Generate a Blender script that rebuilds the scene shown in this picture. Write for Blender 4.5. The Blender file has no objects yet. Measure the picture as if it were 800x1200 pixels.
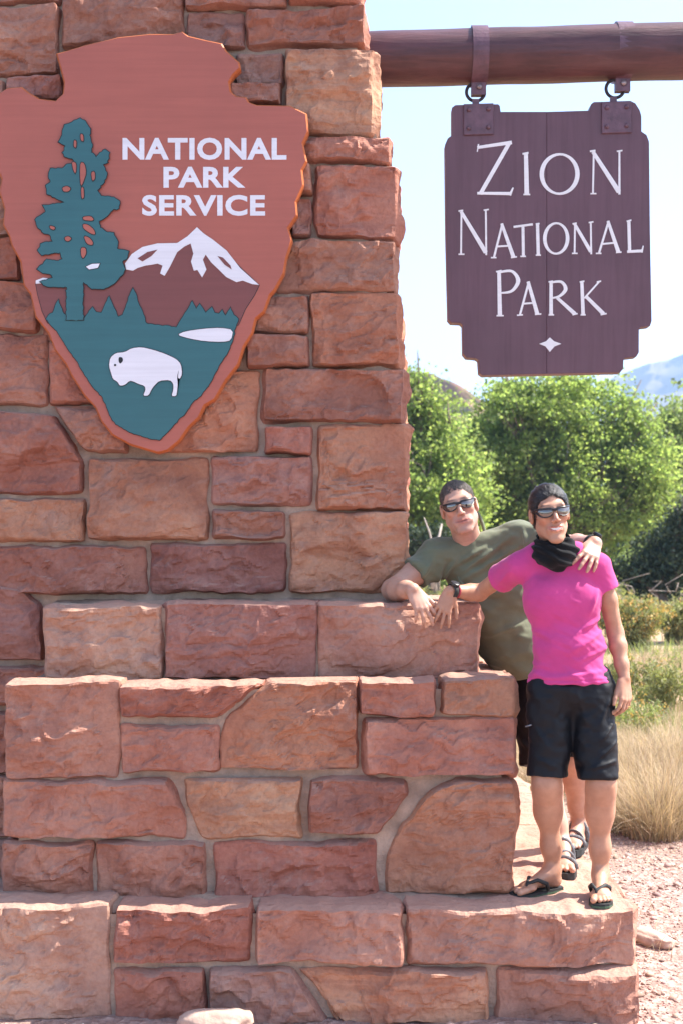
import bpy, bmesh, math, random
import numpy as np
from mathutils import Vector, Matrix, Euler

# ---------------------------------------------------------------- camera, world, sun
scene = bpy.context.scene
COL = scene.collection
F, HY, H = 1550.0, 650.0, 1.758          # focal length (px of the 800x1200 photo), horizon row, eye height


def W(px, py, d):
    """world point that the photo shows at (px, py), d metres in front of the camera"""
    return Vector(((px - 400.0) * d / F, d, H + (HY - py) * d / F))


cam = bpy.data.cameras.new('camera')
cam.sensor_fit = 'VERTICAL'
cam.sensor_height = 36.0
cam.sensor_width = 24.0
cam.lens = F / 1200.0 * 36.0
cam.shift_y = 50.0 / 1200.0
cam.clip_start = 0.05
cam.clip_end = 20000.0
cam.dof.use_dof = True
cam.dof.focus_distance = 5.3
cam.dof.aperture_fstop = 5.0
cam_o = bpy.data.objects.new('camera', cam)
cam_o.location = (0, 0, H)
cam_o.rotation_euler = (math.radians(90), 0, 0)
COL.objects.link(cam_o)
scene.camera = cam_o

SUN_EL, SUN_AZ = 52.0, 11.5               # height, and degrees behind the wall plane, coming from the right
sd = Vector((math.cos(math.radians(SUN_AZ)) * math.cos(math.radians(SUN_EL)),
             math.sin(math.radians(SUN_AZ)) * math.cos(math.radians(SUN_EL)),
             math.sin(math.radians(SUN_EL))))
world = bpy.data.worlds.new('World')
scene.world = world
world.use_nodes = True
wn = world.node_tree.nodes
wl = world.node_tree.links
bg = wn['Background']
sky = wn.new('ShaderNodeTexSky')
sky.sky_type = 'NISHITA'
sky.sun_disc = False
sky.sun_elevation = math.radians(SUN_EL)
sky.sun_rotation = math.radians(90.0 - SUN_AZ)
sky.altitude = 1200
sky.air_density = 0.9
sky.dust_density = 4.0
sky.ozone_density = 1.0
wl.new(sky.outputs[0], bg.inputs[0])
bg.inputs[1].default_value = 0.15
sun = bpy.data.lights.new('sun', 'SUN')
sun.energy = 4.6
sun.angle = math.radians(0.5)
sun.color = (1.0, 0.95, 0.87)
sun_o = bpy.data.objects.new('sun', sun)
sun_o.rotation_euler = sd.to_track_quat('Z', 'Y').to_euler()
sun_o.location = sd * 30
COL.objects.link(sun_o)
scene.view_settings.view_transform = 'Standard'
scene.view_settings.look = 'None'
scene.view_settings.exposure = 1.62
scene.view_settings.gamma = 1.0
scene.cycles.max_bounces = 8
scene.cycles.transparent_max_bounces = 8


# ---------------------------------------------------------------- helpers
def tag(o, label=None, cat=None, group=None, kind=None):
    if label: o['label'] = label
    if cat: o['category'] = cat
    if group: o['group'] = group
    if kind: o['kind'] = kind
    return o


def empty(name, loc, label, cat, group=None):
    o = bpy.data.objects.new(name, None)
    o.empty_display_size = 0.1
    o.location = loc
    COL.objects.link(o)
    return tag(o, label, cat, group)


def wloc(o):
    v = Vector((0, 0, 0))
    while o is not None:
        v = v + o.location
        o = o.parent
    return v


def mk(name, verts, faces, mat=None, parent=None, origin=None, smooth=True, color=None, attr=None):
    """one mesh object out of world-space vertices"""
    v = np.asarray(verts, dtype=np.float64).reshape(-1, 3)
    base = wloc(parent) if parent is not None else Vector((0, 0, 0))
    org = Vector(origin) if origin is not None else base
    v = v - np.array(org)
    me = bpy.data.meshes.new(name)
    if isinstance(faces, np.ndarray):
        n, k = faces.shape
        me.vertices.add(len(v))
        me.vertices.foreach_set('co', v.astype(np.float32).ravel())
        me.loops.add(n * k)
        me.loops.foreach_set('vertex_index', faces.astype(np.int32).ravel())
        me.polygons.add(n)
        me.polygons.foreach_set('loop_start', np.arange(0, n * k, k, dtype=np.int32))
        me.polygons.foreach_set('loop_total', np.full(n, k, dtype=np.int32))
        me.update(calc_edges=True)
    else:
        me.from_pydata([tuple(p) for p in v], [], faces)
        me.update()
    if smooth:
        me.polygons.foreach_set('use_smooth', np.ones(len(me.polygons), dtype=bool))
    if attr is not None:
        a = me.color_attributes.new('tint', 'FLOAT_COLOR', 'POINT')
        c = np.ones((len(v), 4), dtype=np.float32)
        c[:, :3] = attr
        a.data.foreach_set('color', c.ravel())
    if mat: me.materials.append(mat)
    o = bpy.data.objects.new(name, me)
    o.location = org - base
    if parent is not None: o.parent = parent
    if color is not None: o.color = (*color, 1.0)
    COL.objects.link(o)
    return o


class MB:
    """collects shapes for one mesh"""
    def __init__(s): s.v, s.f = [], []

    def add(s, v, f):
        n = len(s.v)
        s.v += [tuple(p) for p in v]
        s.f += [tuple(i + n for i in q) for q in f]
        return s

    def box(s, c, size, R=None):
        c = Vector(c); a, b, d = [x / 2 for x in size]
        vs = [Vector((x, y, z)) for x in (-a, a) for y in (-b, b) for z in (-d, d)]
        if R is not None: vs = [R @ p for p in vs]
        return s.add([c + p for p in vs], [(0, 1, 3, 2), (4, 6, 7, 5), (0, 4, 5, 1), (2, 3, 7, 6), (0, 2, 6, 4), (1, 5, 7, 3)])

    def tube(s, pts, rad, n=8, cap=True, flat=1.0, up=None):
        pts = [Vector(p) for p in pts]
        if not isinstance(rad, (list, tuple)): rad = [rad] * len(pts)
        vs, fs = [], []
        prev = None
        for i, p in enumerate(pts):
            t = (pts[min(i + 1, len(pts) - 1)] - pts[max(i - 1, 0)]).normalized()
            if prev is None:
                u = Vector(up) if up is not None else (Vector((0, 0, 1)) if abs(t.z) < 0.9 else Vector((1, 0, 0)))
            else:
                u = prev
            u = (u - t * u.dot(t)).normalized()
            prev = u
            w = t.cross(u)
            for k in range(n):
                a = 2 * math.pi * k / n
                vs.append(p + (u * math.cos(a) * flat + w * math.sin(a)) * rad[i])
        for i in range(len(pts) - 1):
            for k in range(n):
                fs.append((i * n + k, i * n + (k + 1) % n, (i + 1) * n + (k + 1) % n, (i + 1) * n + k))
        if cap:
            fs.append(tuple(range(n - 1, -1, -1)))
            fs.append(tuple((len(pts) - 1) * n + k for k in range(n)))
        return s.add(vs, fs)

    def build(s, name, mat=None, parent=None, **kw): return mk(name, s.v, s.f, mat, parent, **kw)


# vectorised value noise -------------------------------------------------
def _hash(ix, iy, iz, seed):
    h = (ix * 374761393 + iy * 668265263 + iz * 2147483647 + int(seed) * 1274126177) & 0xFFFFFFFF
    h = ((h ^ (h >> 13)) * 1274126177) & 0xFFFFFFFF
    h = ((h ^ (h >> 15)) * 2246822519) & 0xFFFFFFFF
    return ((h ^ (h >> 16)) & 0xFFFFFF) / float(0x7FFFFF) - 1.0


def vn(x, y, z, seed=0):
    x, y, z = np.broadcast_arrays(np.asarray(x, float), np.asarray(y, float), np.asarray(z, float))
    fx, fy, fz = np.floor(x), np.floor(y), np.floor(z)
    ix, iy, iz = fx.astype(np.int64), fy.astype(np.int64), fz.astype(np.int64)
    tx, ty, tz = x - fx, y - fy, z - fz
    tx = tx * tx * tx * (tx * (tx * 6 - 15) + 10); ty = ty * ty * ty * (ty * (ty * 6 - 15) + 10); tz = tz * tz * tz * (tz * (tz * 6 - 15) + 10)
    r = 0.0
    for a in (0, 1):
        for b in (0, 1):
            for c in (0, 1):
                w = (tx if a else 1 - tx) * (ty if b else 1 - ty) * (tz if c else 1 - tz)
                r = r + w * _hash(ix + a, iy + b, iz + c, seed)
    return r


def fbm(x, y, z, seed=0, o=4, g=0.5):
    r, a, f = 0.0, 1.0, 1.0
    for i in range(o):
        r = r + a * vn(x * f, y * f, z * f, seed + i * 17)
        a *= g; f *= 2.03
    return r


# materials --------------------------------------------------------------
def mat_new(name):
    m = bpy.data.materials.new(name)
    m.use_nodes = True
    nt = m.node_tree
    b = nt.nodes['Principled BSDF']
    return m, nt.nodes, nt.links, b


def N(nodes, kind, **kw):
    n = nodes.new(kind)
    for k, v in kw.items():
        if k.startswith('i_'):
            n.inputs[int(k[2:]) if k[2:].isdigit() else k[2:].replace('_', ' ')].default_value = v
        else: setattr(n, k, v)
    return n


def ramp(nodes, stops):
    r = nodes.new('ShaderNodeValToRGB')
    e = r.color_ramp.elements
    while len(e) < len(stops): e.new(0.5)
    for i, (p, c) in enumerate(stops):
        e[i].position = p
        e[i].color = (*c, 1) if len(c) == 3 else c
    return r


def mapping(nodes, links, scale, coord='Object', rot=(0, 0, 0)):
    tc = nodes.new('ShaderNodeTexCoord')
    mp = nodes.new('ShaderNodeMapping')
    mp.inputs['Scale'].default_value = scale
    mp.inputs['Rotation'].default_value = rot
    links.new(tc.outputs[coord], mp.inputs[0])
    return mp


def noise(nodes, links, vec, scale, detail=6, rough=0.55, dist=0.0):
    n = nodes.new('ShaderNodeTexNoise')
    n.inputs['Scale'].default_value = scale
    n.inputs['Detail'].default_value = detail
    n.inputs['Roughness'].default_value = rough
    n.inputs['Distortion'].default_value = dist
    links.new(vec.outputs[0], n.inputs['Vector'])
    return n


def mixc(nodes, links, fac, a, b, mode='MIX'):
    m = nodes.new('ShaderNodeMix')
    m.data_type = 'RGBA'
    m.blend_type = mode
    for sock, val in ((m.inputs[0], fac), (m.inputs[6], a), (m.inputs[7], b)):
        if hasattr(val, 'is_output'): links.new(val, sock)
        elif isinstance(val, (int, float)): sock.default_value = val
        else: sock.default_value = (*val, 1)
    return m.outputs[2]


def bump(nodes, links, b, height, strength, dist, prev=None):
    n = nodes.new('ShaderNodeBump')
    n.inputs['Strength'].default_value = strength
    n.inputs['Distance'].default_value = dist
    links.new(height, n.inputs['Height'])
    if prev is not None: links.new(prev.outputs[0], n.inputs['Normal'])
    links.new(n.outputs[0], b.inputs['Normal'])
    return n


def simple(name, col, rough=0.6, metal=0.0, var=0.12, scale=30.0, bmp=0.0, bscale=120.0, coord='Object', spec=0.5):
    m, nd, lk, b = mat_new(name)
    mp = mapping(nd, lk, (1, 1, 1), coord)
    n = noise(nd, lk, mp, scale, 5)
    lo = tuple(max(0, c * (1 - var)) for c in col); hi = tuple(min(1, c * (1 + var)) for c in col)
    r = ramp(nd, [(0.3, lo), (0.7, hi)])
    lk.new(n.outputs[0], r.inputs[0]); lk.new(r.outputs[0], b.inputs['Base Color'])
    b.inputs['Roughness'].default_value = rough
    b.inputs['Metallic'].default_value = metal
    b.inputs['Specular IOR Level'].default_value = spec
    if bmp > 0:
        n2 = noise(nd, lk, mp, bscale, 4)
        bump(nd, lk, b, n2.outputs[0], bmp, 0.01)
    return m


def sandstone():
    m, nd, lk, b = mat_new('red_sandstone')
    mp = mapping(nd, lk, (1, 1, 1))
    oi = nd.new('ShaderNodeObjectInfo')
    # offset the pattern per stone
    va = nd.new('ShaderNodeVectorMath'); va.operation = 'MULTIPLY_ADD'
    lk.new(oi.outputs['Random'], va.inputs[0]); va.inputs[1].default_value = (37, 91, 53)
    lk.new(mp.outputs[0], va.inputs[2])
    big = noise(nd, lk, va, 3.0, 5, 0.6, 0.6)
    fine = noise(nd, lk, va, 55.0, 6, 0.65)
    mp2 = nd.new('ShaderNodeMapping'); mp2.inputs['Scale'].default_value = (2.2, 2.2, 17)
    mp2.inputs['Rotation'].default_value = (0.0, 0.10, 0.0)
    lk.new(va.outputs[0], mp2.inputs[0])
    band = noise(nd, lk, mp2, 1.0, 6, 0.6, 0.9)
    # colour
    r1 = ramp(nd, [(0.3, (0.74, 0.66, 0.66)), (0.5, (1, 1, 1)), (0.7, (1.18, 1.30, 1.28))])
    lk.new(big.outputs[0], r1.inputs[0])
    c = mixc(nd, lk, 1.0, oi.outputs['Color'], r1.outputs[0], 'MULTIPLY')
    r2 = ramp(nd, [(0.36, (0.78, 0.72, 0.74)), (0.5, (1, 1, 1)), (0.66, (1.12, 1.10, 1.06))])
    lk.new(band.outputs[0], r2.inputs[0])
    bs = nd.new('ShaderNodeMapRange'); bs.inputs[1].default_value = 0.35; bs.inputs[2].default_value = 1.0; bs.inputs[3].default_value = 0.05; bs.inputs[4].default_value = 0.75
    lk.new(oi.outputs['Random'], bs.inputs[0])
    c = mixc(nd, lk, bs.outputs[0], c, r2.outputs[0], 'MULTIPLY')
    r3 = ramp(nd, [(0.3, (0.80, 0.78, 0.78)), (0.55, (1, 1, 1)), (0.8, (1.16, 1.16, 1.14))])
    lk.new(fine.outputs[0], r3.inputs[0])
    c = mixc(nd, lk, 0.8, c, r3.outputs[0], 'MULTIPLY')
    # weathered pale bloom patches
    pat = noise(nd, lk, va, 6.5, 7, 0.7, 1.0)
    r4 = ramp(nd, [(0.56, (0, 0, 0)), (0.72, (1, 1, 1))])
    lk.new(pat.outputs[0], r4.inputs[0])
    mm = nd.new('ShaderNodeMath'); mm.operation = 'MULTIPLY'; mm.inputs[1].default_value = 0.42
    lk.new(r4.outputs[0], mm.inputs[0])
    c = mixc(nd, lk, mm.outputs[0], c, (0.40, 0.27, 0.22))
    # paler tone on what faces up
    ge = nd.new('ShaderNodeNewGeometry')
    sx = nd.new('ShaderNodeSeparateXYZ'); lk.new(ge.outputs['Normal'], sx.inputs[0])
    r5 = ramp(nd, [(0.72, (0, 0, 0)), (0.95, (0.65, 0.65, 0.65))]); lk.new(sx.outputs[2], r5.inputs[0])
    c = mixc(nd, lk, r5.outputs[0], c, (0.42, 0.26, 0.20))
    lk.new(c, b.inputs['Base Color'])
    b.inputs['Roughness'].default_value = 0.9
    b.inputs['Specular IOR Level'].default_value = 0.2
    b1 = bump(nd, lk, b, fine.outputs[0], 0.55, 0.006)
    b2 = bump(nd, lk, b, band.outputs[0], 0.22, 0.012, b1)
    dn = noise(nd, lk, va, 5.0, 4, 0.6)
    vm = nd.new('ShaderNodeVectorMath'); vm.operation = 'MULTIPLY_ADD'; lk.new(dn.outputs['Color'], vm.inputs[0]); vm.inputs[1].default_value = (0.30, 0.30, 0.30); lk.new(va.outputs[0], vm.inputs[2])
    mp3 = nd.new('ShaderNodeMapping'); mp3.inputs['Scale'].default_value = (5.5, 5.5, 9.0); mp3.inputs['Rotation'].default_value = (0.3, 0.5, 0.2); lk.new(vm.outputs[0], mp3.inputs[0])
    vr = nd.new('ShaderNodeTexVoronoi'); vr.inputs['Scale'].default_value = 1.0; lk.new(mp3.outputs[0], vr.inputs['Vector'])
    b2 = bump(nd, lk, b, vr.outputs['Distance'], 0.40, 0.05, b2)
    mid = noise(nd, lk, va, 17.0, 6, 0.6, 0.8)
    bump(nd, lk, b, mid.outputs[0], 0.40, 0.025, b2)
    return m


M = {}
M['stone'] = sandstone()
M['mortar'] = simple('mortar', (0.40, 0.285, 0.215), 0.95, var=0.25, scale=14, bmp=0.8, bscale=90, spec=0.1)
M['maroon'] = simple('maroon_wood_paint', (0.125, 0.043, 0.040), 0.42, var=0.22, scale=6, bmp=0.12, bscale=45)
M['signwood'] = None

# ---------------------------------------------------------------- the stone pillar
RNG = random.Random(11)
PIL = empty('stone_pillar', W(240, 1190, 5.6), 'stepped red sandstone masonry pillar that carries both park signs', 'pillar')
PIL.location.z = 0

RED, DEEP, TAN, ORG, PUR, PNK = ((0.378, 0.172, 0.120), (0.335, 0.144, 0.103), (0.425, 0.228, 0.145),
                                 (0.418, 0.200, 0.124), (0.330, 0.162, 0.126), (0.415, 0.218, 0.156))


def stone_mesh(P2, to_world, seed, prot=0.04, rough=1.0, strata=1.0, depth=0.10, vis=False, side=0.008, step=0.0085, bulge=0.0):
    P = np.array(P2, float)
    r = np.random.default_rng(seed)
    z0, z1 = P[:, 1].min(), P[:, 1].max()
    wid = P[:, 0].max() - P[:, 0].min()
    nv = max(6, int((z1 - z0) / step)); nu = max(8, int(wid / step))
    zs = np.linspace(z0, z1, nv + 1)
    xl = np.empty(nv + 1); xr = np.empty(nv + 1)
    n = len(P)
    for j, z in enumerate(zs):
        zz = min(max(z, z0 + 1e-4), z1 - 1e-4)
        xs = []
        for a in range(n):
            p, q = P[a], P[(a + 1) % n]
            if (p[1] - zz) * (q[1] - zz) <= 0 and p[1] != q[1]:
                xs.append(p[0] + (q[0] - p[0]) * (zz - p[1]) / (q[1] - p[1]))
        xl[j], xr[j] = min(xs), max(xs)
    U, Zg = np.meshgrid(np.linspace(0, 1, nu + 1), zs)
    X = xl[:, None] + (xr - xl)[:, None] * U
    Z = Zg.copy()
    de = np.full(X.shape, 9.0)
    for a in range(n):
        p, q = P[a], P[(a + 1) % n]
        e = q - p; L = np.hypot(*e)
        if L < 1e-6: continue
        de = np.minimum(de, np.abs((X - p[0]) * e[1] - (Z - p[1]) * e[0]) / L)
    # rounded corners
    for a in range(n):
        p, q, o = P[a], P[(a + 1) % n], P[a - 1]
        rr = 0.022
        D = np.hypot(X - p[0], Z - p[1])
        w = np.clip(1 - D / rr, 0, 1) ** 2
        c = P.mean(0) - p; c = c / np.hypot(*c)
        X = X + c[0] * w * rr * 0.32; Z = Z + c[1] * w * rr * 0.32
    X0, Z0 = X.copy(), Z.copy()
    X = X + 0.0075 * vn(X0 * 8, Z0 * 8, 0, seed) + 0.004 * vn(X0 * 25, Z0 * 25, 0, seed + 3)
    Z = Z + 0.0075 * vn(X0 * 8, Z0 * 8, 5, seed) + 0.004 * vn(X0 * 25, Z0 * 25, 5, seed + 3)
    # face relief: broken planes, chips, strata
    w = 0.017 + 0.010 * vn(X0 * 7, Z0 * 7, 1, seed + 5)
    t = np.clip(de / np.maximum(w, 0.008), 0, 1)
    prof = np.sqrt(np.clip(1 - (1 - t) ** 2, 0, 1))
    pl = np.full(X.shape, 9.0)
    K = 4 + int(wid * (z1 - z0) * 45)
    cx = (P[:, 0].min() + P[:, 0].max()) / 2; cz = (z0 + z1) / 2
    for k in range(K):
        px = r.uniform(P[:, 0].min(), P[:, 0].max()); pz = r.uniform(z0, z1)
        g = np.array([(px - cx) / wid * 2, (pz - cz) / (z1 - z0) * 2]) * -0.22 + r.normal(0, 0.20, 2)
        pl = np.minimum(pl, r.uniform(0.80, 1.15) * prot + (g[0] * (X0 - px) + g[1] * (Z0 - pz)))
    hgt = pl.copy()
    warp = 0.05 * fbm(X0 * 9, Z0 * 9, 2, seed + 21, 3)
    sm = lambda v, e, k: 1 / (1 + np.exp(-np.clip((v - e) / k, -40, 40)))
    # shell-shaped spalls with sharp rims
    for k in range(3 + int(wid * (z1 - z0) * 55)):
        px, pz = r.uniform(P[:, 0].min(), P[:, 0].max()), r.uniform(z0, z1)
        if r.uniform() < 0.45: pz = z0 + (z1 - z0) * r.choice([0.0, 0.08, 0.92, 1.0])
        dep = rough * r.uniform(0.010, 0.032); Rs = r.uniform(0.10, 0.34)
        st = r.uniform(1.0, 2.0)
        wx = 0.022 * fbm(X0 * 14, Z0 * 14, k, seed + 71, 3); wz = 0.022 * fbm(X0 * 14, Z0 * 14, k + 9, seed + 73, 3)
        rr2 = ((X0 - px + wx) / st) ** 2 + (Z0 - pz + wz) ** 2
        tilt = r.normal(0, 0.16) * (X0 - px) + r.normal(0, 0.22) * (Z0 - pz)
        sc = prot * 0.92 + Rs - dep - np.sqrt(np.maximum(Rs * Rs - rr2, 0)) + tilt
        hgt = np.where(rr2 < Rs * Rs, np.minimum(hgt, sc), hgt)
    inn = t > 0.6
    p5, p95 = np.percentile(hgt[inn], [4, 96]) if inn.any() else (0, 1)
    span = max(p95 - p5, 1e-3); amp = min(span, prot * 0.85)
    hgt = prot * 1.05 - amp * np.clip((p95 - hgt) / span, -0.15, 1.1)
    hgt = np.minimum(prof * prot * 1.25, hgt * np.clip(t * 1.8, 0, 1))
    c2 = vn(X0 * 7.5 + warp * 8, Z0 * 11 + warp * 8, 4, seed + 11)
    hgt = hgt - 0.006 * rough * sm(c2, 0.18, 0.035) * t
    hgt = hgt + t * rough * (0.008 * fbm(X0 * 5, Z0 * 7, 6, seed + 31, 3) + 0.0050 * fbm(X0 * 20, Z0 * 28, 7, seed + 37, 3))
    tn = 3.2 * (0.5 + 0.5 * fbm(X0 * 3.4 + warp * 4, Z0 * 5.2 + warp * 4, 14, seed + 95, 3)) + 1.5 * vn(X0 * 2, Z0 * 9, 3, seed + 97) * (strata > 1)
    fr_ = tn - np.floor(tn); fr_ = np.clip((fr_ - 0.84) / 0.16, 0, 1)
    hgt = hgt + t * rough * 0.0105 * (np.floor(tn) + fr_ * fr_ * (3 - 2 * fr_) - 1.6)
    rdg = 1 - np.abs(vn(X0 * 6.5 + warp * 9, Z0 * 10 + warp * 9, 11, seed + 91)); rdg2 = 1 - np.abs(vn(X0 * 15 + warp * 12, Z0 * 21 + warp * 12, 12, seed + 93))
    hgt = hgt + t * rough * (0.011 * (rdg ** 2 - .45) + 0.0055 * (rdg2 ** 2 - .45))
    lay = vn(X0 * 1.3, Z0 * 34 + 2 * vn(X0 * 3, Z0 * 3, 1, seed), 8, seed + 41)
    hgt = hgt + t * strata * 0.0030 * np.sign(lay) * np.abs(lay) ** 0.5
    hgt = np.maximum(hgt, 0.14 * prot * prof)
    # rings going into the wall
    J, I = X.shape
    bi = [(0, i) for i in range(I)] + [(j, I - 1) for j in range(1, J)] + [(J - 1, i) for i in range(I - 2, -1, -1)] + [(j, 0) for j in range(J - 2, 0, -1)]
    nrm = [(0, -1)] * I + [(1, 0)] * (J - 1) + [(0, 1)] * (I - 1) + [(-1, 0)] * (J - 2)
    nrm = np.array(nrm, float)
    nrm[0] = (-.7, -.7); nrm[I - 1] = (.7, -.7); nrm[I + J - 2] = (.7, .7); nrm[2 * I + J - 3] = (-.7, .7)
    bj = np.array(bi)
    ids = np.arange(J * I).reshape(J, I)
    V = [np.stack([X, hgt, Z], -1).reshape(-1, 3)]
    faces = []
    q = np.stack([ids[:-1, :-1], ids[:-1, 1:], ids[1:, 1:], ids[1:, :-1]], -1).reshape(-1, 4)
    faces.append(q)
    ring = ids[bj[:, 0], bj[:, 1]]
    bx, bz, bh = X[bj[:, 0], bj[:, 1]], Z[bj[:, 0], bj[:, 1]], hgt[bj[:, 0], bj[:, 1]]
    deps = list(np.arange(0.014, depth, 0.016 if depth < 0.45 else 0.03)) + [depth] if vis else [0.012, 0.035, depth]
    off = J * I
    nb = len(ring)
    for dd in deps:
        amp = side * min(1, dd / 0.03)
        bulge = 0.35 * side * min(1, dd / 0.04)
        k = amp * (fbm(bx * 6, dd * 6, bz * 6, seed + 51, 4)) + bulge
        k = k * np.where(nrm[:, 1] > 0.5, 0.45 if vis else 1, 1)
        k = k + np.where(nrm[:, 0] > 0.5, bulge * np.sqrt(min(1, dd / 0.07)) * (1 + 0.5 * vn(bx * 0 + 1.7, dd * 9, bz * 9, seed + 83)) + (0.35 * bulge * np.abs(vn(dd * 22, bz * 22, 0, seed + 85)) if dd > .02 else 0), 0)
        V.append(np.stack([bx + nrm[:, 0] * k, bh * max(0, 1 - dd / 0.05) - dd, bz + nrm[:, 1] * k], -1))
        cur = np.arange(off, off + nb)
        faces.append(np.stack([ring, cur, np.roll(cur, -1), np.roll(ring, -1)], -1))
        ring = cur; off += nb
    V = np.concatenate(V)
    # back cap as a fan of quads to a centre point
    cpt = V[ring].mean(0)
    V = np.concatenate([V, cpt[None]])
    tri = np.stack([ring, np.full(nb, len(V) - 1), np.full(nb, len(V) - 1), np.roll(ring, -1)], -1)
    fq = np.concatenate(faces)
    return to_world(V), fq, tri[:, [0, 1, 3]]


SEED = [100]


def stone(P2, to_world, col, **kw):
    SEED[0] += 7
    v, q, t = stone_mesh(P2, to_world, SEED[0], **kw)
    fs = [tuple(a) for a in q.tolist()] + [tuple(a) for a in t.tolist()]
    j = [RNG.uniform(0.9, 1.1) for _ in range(2)]
    c = (col[0] * j[0], col[1] * j[0] * j[1], col[2] * j[0] * j[1])
    me_o = mk('stone', v, fs, M['stone'], PIL, origin=v.mean(0), color=c, smooth=False)
    return me_o


def front(d):
    def f(V): return np.stack([V[:, 0], d - V[:, 1], V[:, 2]], -1)
    return f


def sideways(X0):
    # local x runs back into the scene, outward is +X
    def f(V): return np.stack([X0 + V[:, 1], V[:, 0], V[:, 2]], -1)[:, :]
    return f


def px_poly(pts, d):
    if len(pts) == 4 and not isinstance(pts[0], tuple):
        x0, y0, x1, y1 = pts
        pts = [(x0, y1), (x1, y1), (x1, y0), (x0, y0)]
    c = (sum(p[0] for p in pts) / len(pts), sum(p[1] for p in pts) / len(pts))
    pts = [(x + math.copysign(min(1.6, abs(x - c[0]) * .1), x - c[0]), y + math.copysign(min(1.2, abs(y - c[1]) * .1), y - c[1])) for x, y in pts]
    return [((x - 400) * d / F, H + (HY - y) * d / F) for x, y in pts]


D_BASE, D_T2, D_T3, D_WALL = 5.07, 5.26, 5.54, 5.77     # mortar planes; the stones stand about 4 cm proud

wall_stones = [
    ((-45, -40, 67, 1), DEEP), ((-45, 5, 67, 86), RED), ((73, -40, 213, 53), RED), ((219, -40, 336, 7), RED), ((341, -40, 432, 3), RED),
    ((220, 12, 284, 54), PUR), ((290, 9, 434, 51), RED), ((277, 62, 331, 98), PUR), ((271, 101, 330, 124), DEEP), ((336, 58, 446, 154), TAN),
    ((8, 89, 74, 118), PUR), ((-45, 92, 3, 140), RED), ((343, 159, 465, 188), RED), ((370, 193, 473, 277), RED), ((343, 232, 364, 276), PUR), ((341, 194, 364, 227), RED),
    ((326, 281, 471, 339), RED), ((295, 347, 360, 390), RED), ((366, 343, 474, 427), ORG), ((289, 393, 361, 428), RED), ((310, 432, 480, 492), RED),
    ([(196, 530), (301, 529), (301, 433), (262, 433), (205, 500)], ORG), ((310, 500, 366, 532), DEEP), ((374, 499, 483, 596), ORG),
    ((249, 535, 365, 592), PUR), ((104, 538, 242, 632), TAN),
    ([(-45, 577), (95, 577), (95, 541), (62, 484), (-45, 481)], DEEP), ([(98, 529), (150, 529), (150, 478), (62, 477)], RED),
    ((-45, 391, 54, 474), RED), ((59, 400, 110, 473), RED), ((-45, 330, 42, 386), RED), ((-45, 279, 20, 326), DEEP), ((24, 279, 70, 326), RED),
    ((-45, 232, 30, 275), RED), ((-45, 145, 40, 228), RED),
    ((-45, 585, 97, 634), ORG), ((249, 599, 332, 631), DEEP), ((340, 601, 485, 694), ORG), ((-45, 641, 170, 696), DEEP), ((177, 637, 332, 694), PUR),
    ([(-45, 774), (48, 774), (48, 712), (25, 690), (-45, 683)], PUR), ((-45, 783, 62, 828), DEEP), ((-45, 836, 40, 905), DEEP),
    ((-45, 911, 40, 980), RED), ((-45, 986, 40, 1062), RED),
]
RIGHT_EDGE = {}
for sp, col in wall_stones:
    pts = px_poly(sp, D_WALL - 0.035)
    q = isinstance(sp, tuple) and sp[2] > 425
    if q: pts = [(x - (0.034 if i in (1, 2) else 0), z) for i, (x, z) in enumerate(pts)]
    if q: RIGHT_EDGE[(sp[1], sp[3])] = sp[2]
    stone(pts, front(D_WALL), col, prot=RNG.uniform(0.052, 0.075), rough=RNG.uniform(0.7, 1.25) * (1.25 if q else 1), strata=RNG.choice([0.3, 0.8, 1.6]),
          depth=0.36 if q else 0.09, vis=q, side=0.024 if q else 0.008, bulge=0.052 if q else 0)
# the face behind the arrowhead board
for sp in [(80, 60, 210, 130), (110, 136, 330, 190), (45, 196, 160, 275), (166, 196, 335, 228), (166, 233, 335, 275), (76, 281, 200, 340), (206, 281, 320, 340),
           (50, 345, 170, 395), (176, 346, 289, 395), (116, 402, 200, 470)]:
    stone(px_poly(sp, D_WALL - 0.035), front(D_WALL), RED, prot=0.03, step=0.02)

t3 = [((52, 711, 188, 797), PNK), ((194, 708, 369, 796), PUR), ((374, 708, 561, 795), PNK)]
for i, (sp, col) in enumerate(t3):
    stone(px_poly(sp, D_T3 - 0.035), front(D_T3), col, prot=0.062, rough=0.9, strata=1.4, depth=0.27, vis=True, side=0.018, step=0.008)
t2 = [((7, 800, 137, 912), RED, 1), ([(142, 842), (256, 842), (276, 825), (307, 803), (142, 803)], RED, 1), ((144, 852, 254, 906), RED, 0),
      ([(259, 902), (417, 903), (418, 798), (318, 800), (262, 848)], ORG, 1), ((422, 797, 509, 839), RED, 1), ((520, 797, 602, 839), ORG, 1),
      ((428, 842, 604, 909), RED, 0), ([(3, 982), (216, 982), (216, 955), (196, 916), (3, 916)], RED, 0),
      ([(238, 982), (350, 982), (352, 913), (216, 915), (224, 950)], ORG, 0), ([(363, 977), (442, 980), (479, 930), (476, 914), (363, 914)], DEEP, 0),
      ([(453, 1047), (597, 1047), (605, 950), (598, 916), (530, 916), (509, 924), (464, 980), (451, 1020)], ORG, 0),
      ((2, 990, 106, 1054), RED, 0), ((113, 989, 240, 1055), RED, 0), ((252, 988, 441, 1053), DEEP, 0)]
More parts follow.
